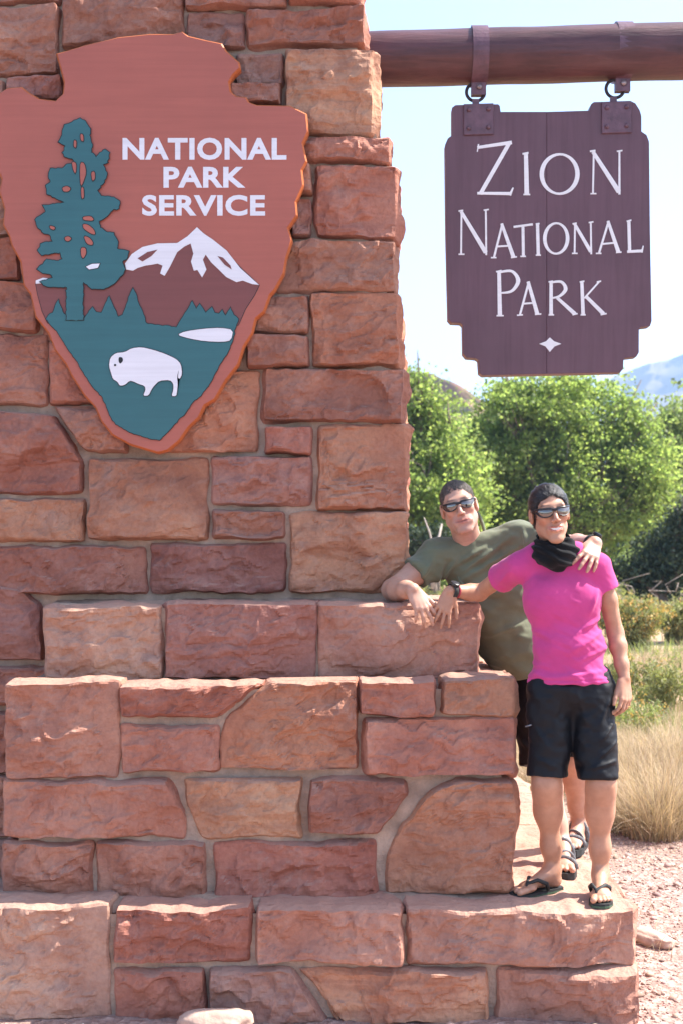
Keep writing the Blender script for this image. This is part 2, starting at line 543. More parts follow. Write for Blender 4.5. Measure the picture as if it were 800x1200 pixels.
for sp, col, top in t2:
    xs = sp[2] if not isinstance(sp, list) else max(p[0] for p in sp)
    q = xs > 590
    stone(px_poly(sp, D_T2 - 0.035), front(D_T2), col, prot=RNG.uniform(0.055, 0.075), rough=RNG.uniform(0.8, 1.3), strata=RNG.choice([0.4, 1.0, 1.6]),
          depth=0.32 if q else (0.14 if top else 0.10), vis=bool(q or top), side=0.020 if q else 0.012, step=0.0085, bulge=0.012 if q else 0)
bs = [((-60, 1063, 127, 1196), PNK, 1), ((135, 1065, 291, 1130), DEEP, 1), ((302, 1065, 471, 1130), PNK, 1), ((478, 1067, 743, 1132), PNK, 1),
      ((135, 1140, 240, 1200), RED, 0), ([(247, 1200), (385, 1200), (342, 1138), (247, 1138)], PUR, 0),
      ([(398, 1200), (571, 1200), (571, 1138), (350, 1138), (384, 1176)], ORG, 0), ((584, 1136, 748, 1204), PNK, 0)]
for sp, col, top in bs:
    xs = sp[2] if not isinstance(sp, list) else max(p[0] for p in sp)
    q = xs > 590
    stone(px_poly(sp, D_BASE - 0.035), front(D_BASE), col, prot=RNG.uniform(0.055, 0.075), rough=1.1, strata=3.2 if sp == (135, 1065, 291, 1130) else RNG.choice([0.6, 1.4]),
          depth=(0.80 if q and top else 0.36), vis=bool(q or top), side=0.020 if q else 0.010, step=0.0085)

# courses that run back along the right-hand side
zt_base, zt2, zt3 = H - 418 * 5.03 / F, H - 147 * 5.22 / F, H - 59 * 5.5 / F
XB, X2, X3 = (742 - 400) * 5.03 / F, (602 - 400) * 5.22 / F, (560 - 400) * 5.5 / F


def side_run(X0, z0, z1, ys, depth, cols, **kw):
    for a, b in zip(ys[:-1], ys[1:]):
        stone([(a + 0.008, z0), (b - 0.008, z0), (b - 0.008, z1), (a + 0.008, z1)], sideways(X0 - 0.03), RNG.choice(cols), depth=depth, **kw)


side_run(XB, 0.215, zt_base, [5.86, 6.62, 7.5, 8.15], 0.50, [PNK, PNK, TAN], vis=True, side=0.010, prot=0.03, step=0.016)
side_run(XB, -0.02, 0.2, [5.36, 6.1, 6.75, 7.4, 8.15], 0.10, [PNK, RED], step=0.02)
side_run(X2, 1.13, zt2, [5.60, 6.1, 6.6, 7.3], 0.2, [RED, ORG], vis=True, side=0.012, step=0.016)
side_run(X2, 0.88, 1.115, [5.60, 6.3, 7.3], 0.1, [RED, ORG], step=0.02)
side_run(X2, zt_base + 0.02, 0.86, [5.60, 6.0, 6.6, 7.3], 0.1, [RED, DEEP], step=0.02)
side_run(X3, zt2 + 0.03, zt3, [5.83, 6.3, 6.9], 0.25, [PNK, RED], vis=True, side=0.012, step=0.016)
for (ya, yb), xe in RIGHT_EDGE.items():
    X0 = (xe - 400) * (D_WALL - 0.04) / F
    za, zb = H + (HY - yb) * 5.75 / F, H + (HY - ya) * 5.75 / F
    side_run(X0, za, zb, [6.17, 6.17 + RNG.uniform(.3, .5), 6.95], 0.09, [RED, ORG, TAN], step=0.02)

# mortar: one rough skin per tier, filled solid
def mortar_tier(xl, xr_of, d, z0, z1, yback, top=True, seed=1, cell=0.022):
    nz = max(2, int((z1 - z0) / cell)); nx = int((2.6) / cell)
    zs = np.linspace(z0, z1, nz + 1)
    XR = np.array([xr_of(z) for z in zs])
    U, Z = np.meshgrid(np.linspace(0, 1, nx + 1), zs)
    X = xl + (XR[:, None] - xl) * U
    h = -0.009 + 0.006 * fbm(X * 12, Z * 12, 0, seed, 4)
    fr = np.stack([X, d - h, Z], -1)
    ny = int((yback - d) / 0.05)
    Us, Zs = np.meshgrid(np.linspace(0, 1, ny + 1), zs)
    Y = d + (yback - d) * Us
    hs = 0.006 * fbm(Y * 14, Zs * 14, 3, seed, 3)
    sd_ = np.stack([XR[:, None] + hs - 0.006, Y, Zs], -1)
    sd_[:, 0] = fr[:, -1]
    V = np.concatenate([fr.reshape(-1, 3), sd_.reshape(-1, 3)])
    g1 = np.arange(fr.shape[0] * fr.shape[1]).reshape(fr.shape[:2]); g2 = np.arange(sd_.shape[0] * sd_.shape[1]).reshape(sd_.shape[:2]) + g1.size
    q = [np.stack([g[:-1, :-1], g[:-1, 1:], g[1:, 1:], g[1:, :-1]], -1).reshape(-1, 4) for g in (g1, g2)]
    q = np.concatenate(q)
    if top:     # rough top sheet
        nx2, ny2 = 60, max(4, int((yback - d) / 0.04))
        Ux, Uy = np.meshgrid(np.linspace(0, 1, nx2 + 1), np.linspace(0, 1, ny2 + 1))
        X2_ = xl + (XR[-1] - xl) * Ux; Y2_ = d + 0.06 + (yback - d - 0.06) * Uy
        T = np.stack([X2_, Y2_, z1 - 0.006 + 0.006 * fbm(X2_ * 9, Y2_ * 9, 5, seed, 3)], -1)
        g3 = np.arange(T.shape[0] * T.shape[1]).reshape(T.shape[:2]) + len(V)
        V = np.concatenate([V, T.reshape(-1, 3)])
        q = np.concatenate([q, np.stack([g3[:-1, :-1], g3[:-1, 1:], g3[1:, 1:], g3[1:, :-1]], -1).reshape(-1, 4)])
    mk('mortar', V, q, M['mortar'], PIL)


eds = sorted([((ya + yb) / 2, xe) for (ya, yb), xe in RIGHT_EDGE.items()])


def wall_xr(z):
    py = HY - (z - H) * F / 5.75
    return (np.interp(py, [e[0] for e in eds], [e[1] for e in eds]) - 400) * 5.75 / F - 0.072


mortar_tier(-1.9, wall_xr, D_WALL, 0.0, 4.34, 6.93, seed=5)
mortar_tier(-1.9, lambda z: XB - 0.05, D_BASE, -0.1, zt_base - 0.022, 8.12, seed=6)
mortar_tier((26 - 400) * 5.24 / F, lambda z: X2 - 0.045, D_T2, zt_base - 0.05, zt2 - 0.040, 7.28, seed=7)
mortar_tier((76 - 400) * 5.52 / F, lambda z: X3 - 0.04, D_T3, zt2 - 0.05, zt3 - 0.014, 6.88, seed=8)
# closing blocks so that no tier is hollow from the back, left or above
mb = MB()
mb.box((-0.85, 6.90, 2.1), (2.1, 0.06, 4.2)); mb.box((-1.93, 6.35, 2.17), (0.06, 1.13, 4.34))
mb.box((-0.41, 8.10, 0.19), (2.95, 0.06, 0.34)); mb.box((-0.95, 6.36, 4.36), (1.9, 1.18, 0.06))
for X0, d0, za, zb in (((34 - 400) * 5.24 / F, D_T2, zt_base - .05, zt2 - .02), ((84 - 400) * 5.52 / F, D_T3, zt2 - .05, zt3 - .02)):
    mb.box((X0 - 0.02, (d0 + 5.82) / 2, (za + zb) / 2), (0.05, 5.82 - d0, zb - za))
mb.build('mortar_backing', M['mortar'], PIL, smooth=False)
# sloped mortar fillets where a tier meets the face behind it
for (xa, xb, d0, zt, dw) in (((66 - 400) * 5.75 / F, (484 - 400) * 5.75 / F, D_T3 + .19, zt3, D_WALL - .012), (-1.24, X3 - 0.02, D_T2 + .24, zt2 - .038, D_T3 - .012), (-1.6, X2 - .02, D_BASE + .18, zt_base, D_T2 - .01)):
    nx = 120
    xs = np.linspace(xa, xb, nx)
    rows = []
    for u, (yy, zz) in enumerate(((dw - .12, zt - .03), (dw - .10, zt - 0.004), (dw - .05, zt + .004), (dw - .005, zt + .014), (dw + .05, zt + .014))):
        rows.append(np.stack([xs, yy + 0.006 * fbm(xs * 11, u, 0, 91, 3), zz + 0.006 * fbm(xs * 9, u * 3.3, 4, 93, 3)], -1))
    V = np.concatenate(rows); g = np.arange(len(V)).reshape(len(rows), nx)
    mk('mortar_fillet', V, np.stack([g[:-1, :-1], g[:-1, 1:], g[1:, 1:], g[1:, :-1]], -1).reshape(-1, 4), M['mortar'], PIL)

# ---------------------------------------------------------------- the arrowhead board on the pillar
def paint(name, col, var=0.07, rough=0.45):
    m, nd, lk, b = mat_new(name)
    mp = mapping(nd, lk, (1, 1, 1))
    a = noise(nd, lk, mp, 2.2, 6, 0.6)
    mp2 = mapping(nd, lk, (1.0, 1.0, 26.0))
    g = noise(nd, lk, mp2, 2.0, 5, 0.6, 0.4)
    r = ramp(nd, [(0.3, tuple(c * (1 - var) for c in col)), (0.7, tuple(min(1, c * (1 + var)) for c in col))]); lk.new(a.outputs[0], r.inputs[0])
    r2 = ramp(nd, [(0.3, (0.93, 0.92, 0.92)), (0.7, (1.05, 1.05, 1.05))]); lk.new(g.outputs[0], r2.inputs[0])
    c = mixc(nd, lk, 1.0, r.outputs[0], r2.outputs[0], 'MULTIPLY')
    lk.new(c, b.inputs['Base Color'])
    b.inputs['Roughness'].default_value = rough
    bump(nd, lk, b, g.outputs[0], 0.10, 0.004)
    return m


M['arrow'] = paint('brick_red_paint', (0.400, 0.108, 0.070))
M['arrow_edge'] = paint('orange_edge', (0.46, 0.120, 0.035))  # rim tone, more orange than the board face
M['teal'] = paint('teal_paint', (0.030, 0.125, 0.135))
M['brown'] = paint('brown_paint', (0.195, 0.055, 0.045))
M['white'] = paint('white_paint', (0.76, 0.74, 0.76), 0.03)
M['black'] = simple('black_paint', (0.012, 0.012, 0.014), 0.6, var=0.1)


def offset_poly(p, r):
    p = np.array(p, float); n = len(p)
    A = np.sum(p[:, 0] * np.roll(p[:, 1], -1) - np.roll(p[:, 0], -1) * p[:, 1])
    s = 1 if A > 0 else -1
    e1 = p - np.roll(p, 1, 0); e2 = np.roll(p, -1, 0) - p
    e1 /= np.linalg.norm(e1, axis=1)[:, None] + 1e-9; e2 /= np.linalg.norm(e2, axis=1)[:, None] + 1e-9
    n1 = np.stack([e1[:, 1], -e1[:, 0]], -1) * s; n2 = np.stack([e2[:, 1], -e2[:, 0]], -1) * s
    m = n1 + n2; L = np.linalg.norm(m, axis=1)[:, None]; m = m / np.maximum(L, 0.35)
    k = 1 / np.maximum(np.sum(m * n1, 1), 0.55)
    return p + m * (k * r)[:, None]


def smooth_poly(p, it=1):
    p = np.array(p, float)
    for _ in range(it):
        q = np.empty((len(p) * 2, 2)); nx = np.roll(p, -1, 0)
        q[0::2] = p * .78 + nx * .22; q[1::2] = p * .22 + nx * .78
        p = q
    return p


def plate(mb, pts, to3, front_y, back_y, bevel=0.0, bdepth=0.0):
    """an extruded outline; pts in photo pixels, to3(p, y) gives the world point y metres toward the viewer"""
    rings = [(offset_poly(pts, -bevel) if bevel else np.array(pts, float), front_y)]
    if bevel: rings.append((np.array(pts, float), front_y - bdepth))
    rings.append((np.array(pts, float), back_y))
    n = len(pts); vs = []
    for r, y in rings: vs += [to3(p, y) for p in r]
    A = np.sum(np.array(pts)[:, 0] * np.roll(np.array(pts)[:, 1], -1) - np.roll(np.array(pts)[:, 0], -1) * np.array(pts)[:, 1])
    idx = list(range(n))
    fs = []
    face = idx if A < 0 else idx[::-1]
    fs.append(tuple(face)); 
    for k in range(len(rings) - 1):
        for i in range(n):
            j = (i + 1) % n
            q = (k * n + i, (k + 1) * n + i, (k + 1) * n + j, k * n + j)
            fs.append(q if A < 0 else q[::-1])
    L = (len(rings) - 1) * n
    fs.append(tuple(L + i for i in face[::-1]))
    mb.add(vs, fs)
    return len(rings)


D_AR = 5.655
to_ar = lambda p, y: W(p[0], p[1], D_AR) - Vector((0, y, 0))
cr = lambda L: [(x / 2.162, y / 2.162 + 20) for x, y in L]
outline = cr([(462, 33), (478, 45), (520, 55), (563, 64), (575, 84), (608, 113), (611, 130), (592, 148), (583, 165), (587, 188), (600, 198), (624, 200), (632, 213), (650, 220), (700, 221),
              (735, 222), (778, 243), (783, 290), (769, 320), (779, 365), (767, 387), (771, 425), (752, 468), (755, 502), (732, 535), (742, 565), (727, 612), (721, 650), (698, 692), (686, 705),
              (671, 747), (650, 765), (641, 802), (620, 835), (606, 880), (575, 920), (546, 970), (520, 985), (506, 1015), (480, 1040), (456, 1075), (426, 1100), (400, 1106), (330, 1085),
              (284, 1060), (256, 1025), (241, 990), (213, 960), (181, 910), (166, 880), (139, 845), (121, 800), (89, 760), (76, 702), (59, 680), (51, 620), (29, 580), (22, 555), (6, 525),
              (10, 485), (-4, 440), (3, 410), (-14, 370), (-8, 320), (-20, 280), (-16, 225), (0, 188), (18, 177), (55, 174), (75, 190), (100, 204), (140, 209), (158, 192), (161, 165),
              (152, 130), (141, 90), (170, 82), (215, 68), (300, 48), (380, 40), (440, 40)])
AR = empty('arrowhead_sign', W(185, 524, D_AR + 0.05), 'brick red arrowhead emblem board with tree, peak and bison mounted on the stone pillar', 'sign')
mb = MB(); plate(mb, offset_poly(outline, -2.2), to_ar, 0.0, -0.012); mb.build('board', M['arrow'], AR, smooth=False)
# bevelled rim ring in the edge colour
n = len(outline); r0 = offset_poly(outline, -2.2); r1 = np.array(outline)
vs = [to_ar(p, 0.0) for p in r0] + [to_ar(p, -0.014) for p in r1] + [to_ar(p, -0.052) for p in r1] + [to_ar(p, -0.052) for p in offset_poly(outline, -8)]
fs = []
for k in range(3):
    for i in range(n):
        j = (i + 1) % n; fs.append((k * n + i, k * n + j, (k + 1) * n + j, (k + 1) * n + i))
mk('rim', vs, fs, M['arrow_edge'], AR, smooth=False)

mountain = cr([(92, 676), (130, 670), (215, 672), (300, 655), (322, 625), (345, 600), (400, 576), (455, 575), (500, 540), (560, 585), (615, 640), (657, 680), (645, 705), (622, 740), (605, 780), (450, 800), (380, 795), (122, 775), (108, 745), (96, 700)])
snow = cr([(500, 533), (516, 548), (541, 565), (575, 592), (610, 637), (657, 679), (640, 677), (616, 668), (600, 672), (574, 659), (555, 640), (536, 622), (522, 602), (515, 615), (524, 640), (513, 660), (501, 641), (492, 643), (485, 620), (491, 600), (484, 574), (468, 582), (450, 596), (440, 616), (430, 636), (418, 656), (407, 650), (413, 630), (400, 625), (385, 628), (370, 630), (350, 636), (338, 643), (321, 640), (318, 625), (335, 601), (362, 583), (400, 574), (450, 573), (476, 556)])
meadow = cr([(118, 766), (128, 752), (135, 750), (142, 730), (150, 716), (156, 735), (163, 752), (171, 756), (190, 768), (213, 766), (225, 750), (236, 735), (245, 748), (258, 750), (265, 735), (278, 708), (285, 725), (292, 740), (300, 760), (312, 755), (320, 735), (330, 705), (338, 687), (345, 700), (352, 725), (362, 745), (372, 776), (448, 787), (458, 770), (470, 750), (480, 735), (488, 720), (498, 740), (507, 727), (515, 738), (522, 750), (538, 735), (545, 750), (556, 752), (564, 742), (572, 757), (585, 736), (593, 755), (605, 765), (597, 790), (590, 822), (578, 850), (555, 885), (535, 925), (510, 960), (490, 975), (470, 1005), (440, 1035), (405, 1072), (380, 1068), (330, 1052), (295, 1032), (280, 1010), (262, 965), (235, 935), (215, 905), (195, 870), (170, 835), (148, 800)])
lake = cr([(450, 806), (470, 797), (520, 790), (560, 788), (592, 793), (587, 820), (565, 824), (520, 822), (480, 815)])
bison = cr([(278, 885), (281, 864), (295, 852), (318, 850), (335, 840), (360, 837), (390, 844), (420, 854), (448, 867), (460, 880), (463, 905), (457, 918), (452, 914), (455, 892), (450, 912), (452, 930), (450, 950), (448, 961), (436, 961), (441, 945), (441, 930), (432, 920), (405, 922), (392, 935), (385, 945), (378, 960), (364, 960), (371, 945), (368, 935), (352, 930), (340, 924), (330, 922), (318, 933), (305, 935), (300, 925), (288, 918), (284, 905)])
tree = cr([(213, 768), (212, 700), (213, 672), (235, 690), (265, 690), (288, 678), (310, 656), (319, 640), (312, 620), (325, 610), (328, 595), (298, 588), (301, 572), (290, 548), (270, 545), (255, 535), (252, 518), (270, 508), (285, 492), (303, 486), (305, 468), (290, 458), (258, 455), (248, 440), (262, 425), (273, 400), (268, 385), (262, 375), (275, 370), (279, 345), (268, 337), (255, 345), (245, 358), (233, 345), (236, 325), (228, 300), (231, 285), (215, 263), (205, 258), (185, 268), (165, 275), (160, 290), (157, 305), (150, 318), (168, 328), (160, 345), (165, 355), (185, 360), (191, 372), (170, 375), (160, 385), (130, 385), (125, 405), (130, 420), (118, 428), (121, 450), (140, 458), (150, 464), (166, 471), (130, 477), (110, 478), (118, 495), (100, 507), (91, 515), (98, 535), (112, 548), (130, 555), (136, 570), (110, 574), (97, 592), (108, 605), (135, 600), (155, 597), (161, 615), (145, 619), (120, 615), (96, 640), (110, 650), (128, 652), (136, 662), (120, 668), (104, 672), (112, 680), (130, 685), (171, 685), (171, 700), (170, 768)])
holes = [cr(h) for h in ([(206, 298), (213, 300), (214, 318), (207, 314)], [(190, 314), (196, 316), (195, 334), (189, 330)], [(206, 370), (216, 372), (221, 396), (212, 424), (207, 430), (205, 400)], [(233, 395), (242, 393), (243, 412), (236, 418)],
                         [(160, 434), (172, 430), (182, 436), (176, 444), (163, 444)], [(208, 433), (214, 434), (215, 460), (209, 462)], [(212, 508), (232, 506), (240, 514), (236, 518), (214, 516)], [(212, 526), (226, 528), (240, 540), (244, 553), (232, 550), (214, 538)],
                         [(214, 556), (228, 560), (238, 572), (236, 580), (222, 576)], [(207, 586), (219, 586), (221, 600), (213, 614), (208, 606)], [(166, 560), (176, 557), (184, 563), (176, 570), (168, 568)], [(184, 368), (196, 372), (194, 400), (188, 390)], [(128, 530), (142, 534), (140, 541), (130, 538)])]
def ragged(p, step, amp, seed):
    rg_ = np.random.default_rng(seed); out = []
    for a, b in zip(p, list(p[1:]) + [p[0]]):
        a, b = np.array(a), np.array(b); n_ = max(1, int(np.linalg.norm(b - a) / step))
        for k in range(n_): out.append(tuple(a + (b - a) * k / n_ + (rg_.normal(0, amp, 2) if k else 0)))
    return out


tree = ragged(tree, 2.2, 0.45, 4)


def art(name, polys, mat, y, outline_w=None, sm=0):
    for p in polys:
        m1 = MB(); p = smooth_poly(p, sm) if sm else np.array(p)
        plate(m1, p, to_ar, y, y - 0.0024)
        o = m1.build(name, mat, AR, smooth=False)
        if outline_w:
            op = offset_poly(p, outline_w)
            if name == 'conifer': op[:, 1] = np.minimum(op[:, 1], p[:, 1].max() - 0.2)
            mo = MB(); plate(mo, op, to_ar, y - 0.0008, y - 0.0030)
            mo.build('outline', M['black'], o, smooth=False)


art('mountain', [mountain], M['brown'], 0.0020, 0.7)
art('snow_cap', [snow, cr([(92, 668), (110, 661), (130, 663), (139, 668), (130, 674), (92, 676)])], M['white'], 0.0046, 0.0)
for p in (cr([(350, 612), (375, 596), (400, 590), (385, 606), (362, 620)]), cr([(552, 606), (566, 610), (585, 630), (588, 640), (570, 628)])):
    mb = MB(); plate(mb, p, to_ar, 0.0060, 0.0040); mb.build('rock_patch', M['brown'], AR, smooth=False)
art('meadow', [ragged(meadow, 2.6, 0.32, 9)], M['teal'], 0.0062, 0.8)
art('lake', [lake], M['white'], 0.0088, 0.7, 1)
art('conifer', [tree], M['teal'], 0.0105, 0.9)
art('branch_gap', holes, M['arrow'], 0.0130, 0.9, 1)
art('snow_glimpse', [cr([(220, 634), (235, 627), (255, 626), (250, 637), (228, 641)])], M['white'], 0.0130, 0.8)
art('bison', [bison], M['white'], 0.0105, 0.8, 1)
for nm, p in (('bison_horn', smooth_poly(cr([(303, 862), (312, 863), (314, 872), (306, 880), (302, 872)]), 1)), ('bison_eye', cr([(291, 880), (296, 880), (296, 885), (291, 885)]))):
    mb = MB(); plate(mb, p, to_ar, 0.0118, 0.009); mb.build(nm, M['black'], AR, smooth=False)

# lettering, drawn as outline plates: a plain sans alphabet
def stroke(a, b, wa, wb=None):
    wb = wa if wb is None else wb
    a, b = np.array(a, float), np.array(b, float); t = (b - a) / (np.linalg.norm(b - a) + 1e-9); nn = np.array([-t[1], t[0]])
    return [tuple(a + nn * wa / 2), tuple(b + nn * wb / 2), tuple(b - nn * wb / 2), tuple(a - nn * wa / 2)]


def font_text(name, s, x0, x1, y0, y1, d, mat, parent, front_y, thick=0.0022, bold=0.02):
    cu = bpy.data.curves.new('tmp', 'FONT'); cu.body = s; cu.offset = bold; cu.extrude = 0.5; cu.resolution_u = 4; cu.space_character = 1.06
    ob = bpy.data.objects.new('tmp', cu); COL.objects.link(ob)
    dg = bpy.context.evaluated_depsgraph_get(); dg.update()
    me = bpy.data.meshes.new_from_object(ob.evaluated_get(dg))
    v = np.array([p.co[:] for p in me.vertices]); fs = [tuple(p.vertices) for p in me.polygons]
    bpy.data.objects.remove(ob); bpy.data.curves.remove(cu); bpy.data.meshes.remove(me)
    lo, hi = v.min(0), v.max(0)
    px = x0 + (v[:, 0] - lo[0]) / (hi[0] - lo[0]) * (x1 - x0); py = y1 - (v[:, 1] - lo[1]) / (hi[1] - lo[1]) * (y1 - y0)
    V = [W(a, b, d) - Vector((0, front_y - (0 if c > 0 else thick), 0)) for a, b, c in zip(px, py, v[:, 2])]
    return mk(name, V, fs, mat, parent, smooth=False)


font_text('lettering', 'NATIONAL', 144, 336, 161.5, 187.5, D_AR, M['white'], AR, 0.0016, bold=0.034)
font_text('lettering', 'PARK', 192, 288, 195.5, 220, D_AR, M['white'], AR, 0.0016, bold=0.034)
font_text('lettering', 'SERVICE', 167, 311, 228.5, 253, D_AR, M['white'], AR, 0.0016, bold=0.034)

# ---------------------------------------------------------------- the beam and the board hanging from it
D_BM = 6.02
BM = empty('wooden_beam', W(447, 69, D_BM), 'long round maroon log beam jutting sideways out of the stone pillar', 'beam')
m, nd, lk, b = mat_new('maroon_log')
mp = mapping(nd, lk, (1.2, 9, 9))
g = noise(nd, lk, mp, 3.0, 7, 0.65, 0.6)
mpk = mapping(nd, lk, (1, 1, 1)); k2 = noise(nd, lk, mpk, 7.0, 6, 0.6)
r = ramp(nd, [(0.3, (0.058, 0.019, 0.021)), (0.55, (0.095, 0.033, 0.034)), (0.8, (0.135, 0.058, 0.056))]); lk.new(g.outputs[0], r.inputs[0])
r2 = ramp(nd, [(0.3, (0.8, 0.8, 0.8)), (0.7, (1.15, 1.1, 1.1))]); lk.new(k2.outputs[0], r2.inputs[0])
lk.new(mixc(nd, lk, 1.0, r.outputs[0], r2.outputs[0], 'MULTIPLY'), b.inputs['Base Color'])
b.inputs['Roughness'].default_value = 0.40
bump(nd, lk, b, g.outputs[0], 0.45, 0.012)
M['log'] = m
nx, na = 130, 40
x0w, x1w = 0.0, (905 - 400) * D_BM / F
V = []
for i in range(nx + 1):
    u = i / nx; X = x0w + (x1w - x0w) * u
    px = 400 + X * F / D_BM
    yc = 69.5 - (px - 443) * 0.0265
    c = W(px, yc, D_BM - 0.02 * u)
    for k in range(na):
        a = 2 * math.pi * k / na
        rr = 0.1195 * (1 + 0.03 * u) + 0.004 * float(fbm(X * 2.2, math.cos(a) * 1.3, math.sin(a) * 1.3, 5, 3))
        V.append((c.x, c.y - math.cos(a) * rr, c.z + math.sin(a) * rr))
fs = [(i * na + k, (i + 1) * na + k, (i + 1) * na + (k + 1) % na, i * na + (k + 1) % na) for i in range(nx) for k in range(na)]
fs += [tuple(range(na)), tuple(nx * na + k for k in range(na - 1, -1, -1))]
mk('log', V, fs, M['log'], BM)


def beam_c(px): return W(px, 69.5 - (px - 443) * 0.0265, D_BM)


HS = empty('hanging_sign', W(642, 438, D_BM), 'maroon wooden park name board hanging by two iron rings under the log beam', 'sign')
mb_ring = []
M['iron'] = simple('dark_iron', (0.045, 0.030, 0.032), 0.5, metal=0.4, var=0.3, scale=40, bmp=0.3)
M['maroon_iron'] = simple('maroon_painted_iron', (0.130, 0.062, 0.078), 0.42, var=0.25, scale=25, bmp=0.2, bscale=70)
M['bolt'] = simple('worn_bolt', (0.30, 0.24, 0.24), 0.4, metal=0.6, var=0.3, scale=60)
for px, by, rx, ry in ((560, 98, 556.5, 108), (728, 92, 720, 104)):
    c = beam_c(px); mbs = MB(); vs = []; fs = []; wd = 0.036
    na = 40
    # strap loop round the log, tails pinched together below
    for k in range(na):
        a = 2 * math.pi * k / na
        for xx in (-wd, wd):
            for rr in (0.125, 0.134):
                vs.append((c.x + xx, c.y - math.cos(a) * rr, c.z + math.sin(a) * rr))
    for k in range(na):
        a, bq = k * 4, ((k + 1) % na) * 4
        fs += [(a + 1, bq + 1, bq + 3, a + 3), (a, a + 2, bq + 2, bq), (a, bq, bq + 1, a + 1), (a + 2, a + 3, bq + 3, bq + 2)]
    mbs.add(vs, fs)
    mbs.box((c.x - 0.002, c.y - 0.030, c.z - 0.150), (0.066, 0.012, 0.070)); mbs.box((c.x - 0.002, c.y - 0.006, c.z - 0.150), (0.066, 0.012, 0.070))
    st = mbs.build('strap', M['maroon_iron'], BM, smooth=False)
    bo = MB(); p = Vector((c.x, c.y - 0.036, c.z - 0.150)); bo.tube([p, p + Vector((0, -0.010, 0))], [0.014, 0.011], 10)
    bo.build('bolt', M['bolt'], st)
    # ring
    ctr = W(rx, ry, D_BM - 0.02); R = 0.041; rg = MB()
    pts = [ctr + Vector((math.cos(t) * R, 0, math.sin(t) * R)) for t in np.linspace(0, 2 * math.pi, 33)]
    rg.tube(pts, 0.0075, 8, cap=False, up=(0, 1, 0)); rg.build('ring', M['iron'], HS)

D_HS = D_BM - 0.05
to_hs = lambda p, y: W(p[0], p[1], D_HS) - Vector((0, y, 0))
so = [(529, 126), (533, 123), (583, 122), (585, 124), (586, 131), (640, 131), (690, 129.5), (692, 122), (695, 119.5), (738, 118), (744, 121), (749, 129), (751, 136), (751, 154), (757, 158), (760, 166), (761, 270), (763, 376), (761, 382), (750, 383.5), (748, 386),
      (748, 413), (745, 418), (732, 419.5), (730, 422), (729.5, 432), (726, 436.5), (640, 438), (565, 440), (561, 437), (560, 422), (557, 420), (546, 419), (542, 414), (541.5, 381), (539, 378.5), (528, 378), (524.5, 374), (522, 270), (521, 169), (524, 162), (529, 158.5)]
m, nd, lk, b = mat_new('maroon_board_wood')
mp = mapping(nd, lk, (14, 4, 0.8)); g = noise(nd, lk, mp, 3.0, 7, 0.6, 0.5)
mpk = mapping(nd, lk, (1, 1, 1)); k2 = noise(nd, lk, mpk, 3.0, 5, 0.6)
r = ramp(nd, [(0.25, (0.105, 0.045, 0.056)), (0.5, (0.124, 0.057, 0.070)), (0.8, (0.138, 0.068, 0.080))]); lk.new(g.outputs[0], r.inputs[0])
r2 = ramp(nd, [(0.3, (0.85, 0.85, 0.85)), (0.7, (1.12, 1.1, 1.12))]); lk.new(k2.outputs[0], r2.inputs[0])
lk.new(mixc(nd, lk, 1.0, r.outputs[0], r2.outputs[0], 'MULTIPLY'), b.inputs['Base Color'])
b.inputs['Roughness'].default_value = 0.5
bump(nd, lk, b, g.outputs[0], 0.15, 0.004)
M['board'] = m
M['board_edge'] = simple('brown_board_edge', (0.25, 0.095, 0.06), 0.6, var=0.2, scale=20)
# two joined planks: a hairline seam at x = 640
left = [p for p in so if p[0] < 640]; right = [p for p in so if p[0] > 640]
li = [(639.4, 438.2)] + left[-15:] + left[:5] + [(639.4, 131)]
mbL, mbR = MB(), MB()
plate(mbL, [(639.85, 438.2)] + left[5:] + left[:5] + [(639.85, 131)], to_hs, 0.0, -0.07, 0.35, 0.0015)
plate(mbR, [(640.05, 131)] + right + [(640.05, 438.2)], to_hs, 0.0, -0.07, 0.35, 0.0015)
mbL.build('plank', M['board'], HS, smooth=False); mbR.build('plank', M['board'], HS, smooth=False)
# recessed back rail that shows as a paler edge at the left
mb = MB(); plate(mb, offset_poly(so, -1.0), to_hs, -0.0715, -0.085); mb.build('back_panel', M['board_edge'], HS, smooth=False)
for (x0, y0, x1, y1) in ((542.5, 122.5, 577.5, 159), (704, 120, 739, 157)):
    mb = MB(); plate(mb, [(x0, y1), (x1, y1 - 1), (x1, y0 - 1), (x0, y0)], to_hs, 0.009, -0.001, 0.5, 0.003)
    mb.box(W((x0 + x1) / 2 - 3, y0 - 3, D_HS) + Vector((0, 0.01, -0.005)), (0.03, 0.014, 0.04))
    pl = mb.build('corner_plate', M['maroon_iron'], HS, smooth=False)
    for ax, ay in ((x0 + 6, y0 + 7), (x1 - 6, y0 + 6), (x0 + 6, y1 - 8), (x1 - 6, y1 - 9)):
        b_ = MB(); p = to_hs((ax, ay), 0.008); b_.tube([p, p + Vector((0, -0.007, 0)), p + Vector((0, -0.010, 0))], [0.011, 0.010, 0.005], 8); b_.build('bolt', M['maroon_iron'], pl)

c3 = lambda L: [(400 + x / 2, y / 2) for x, y in L]
c4 = lambda L: [(400 + x / 2, 280 + y / 2) for x, y in L]


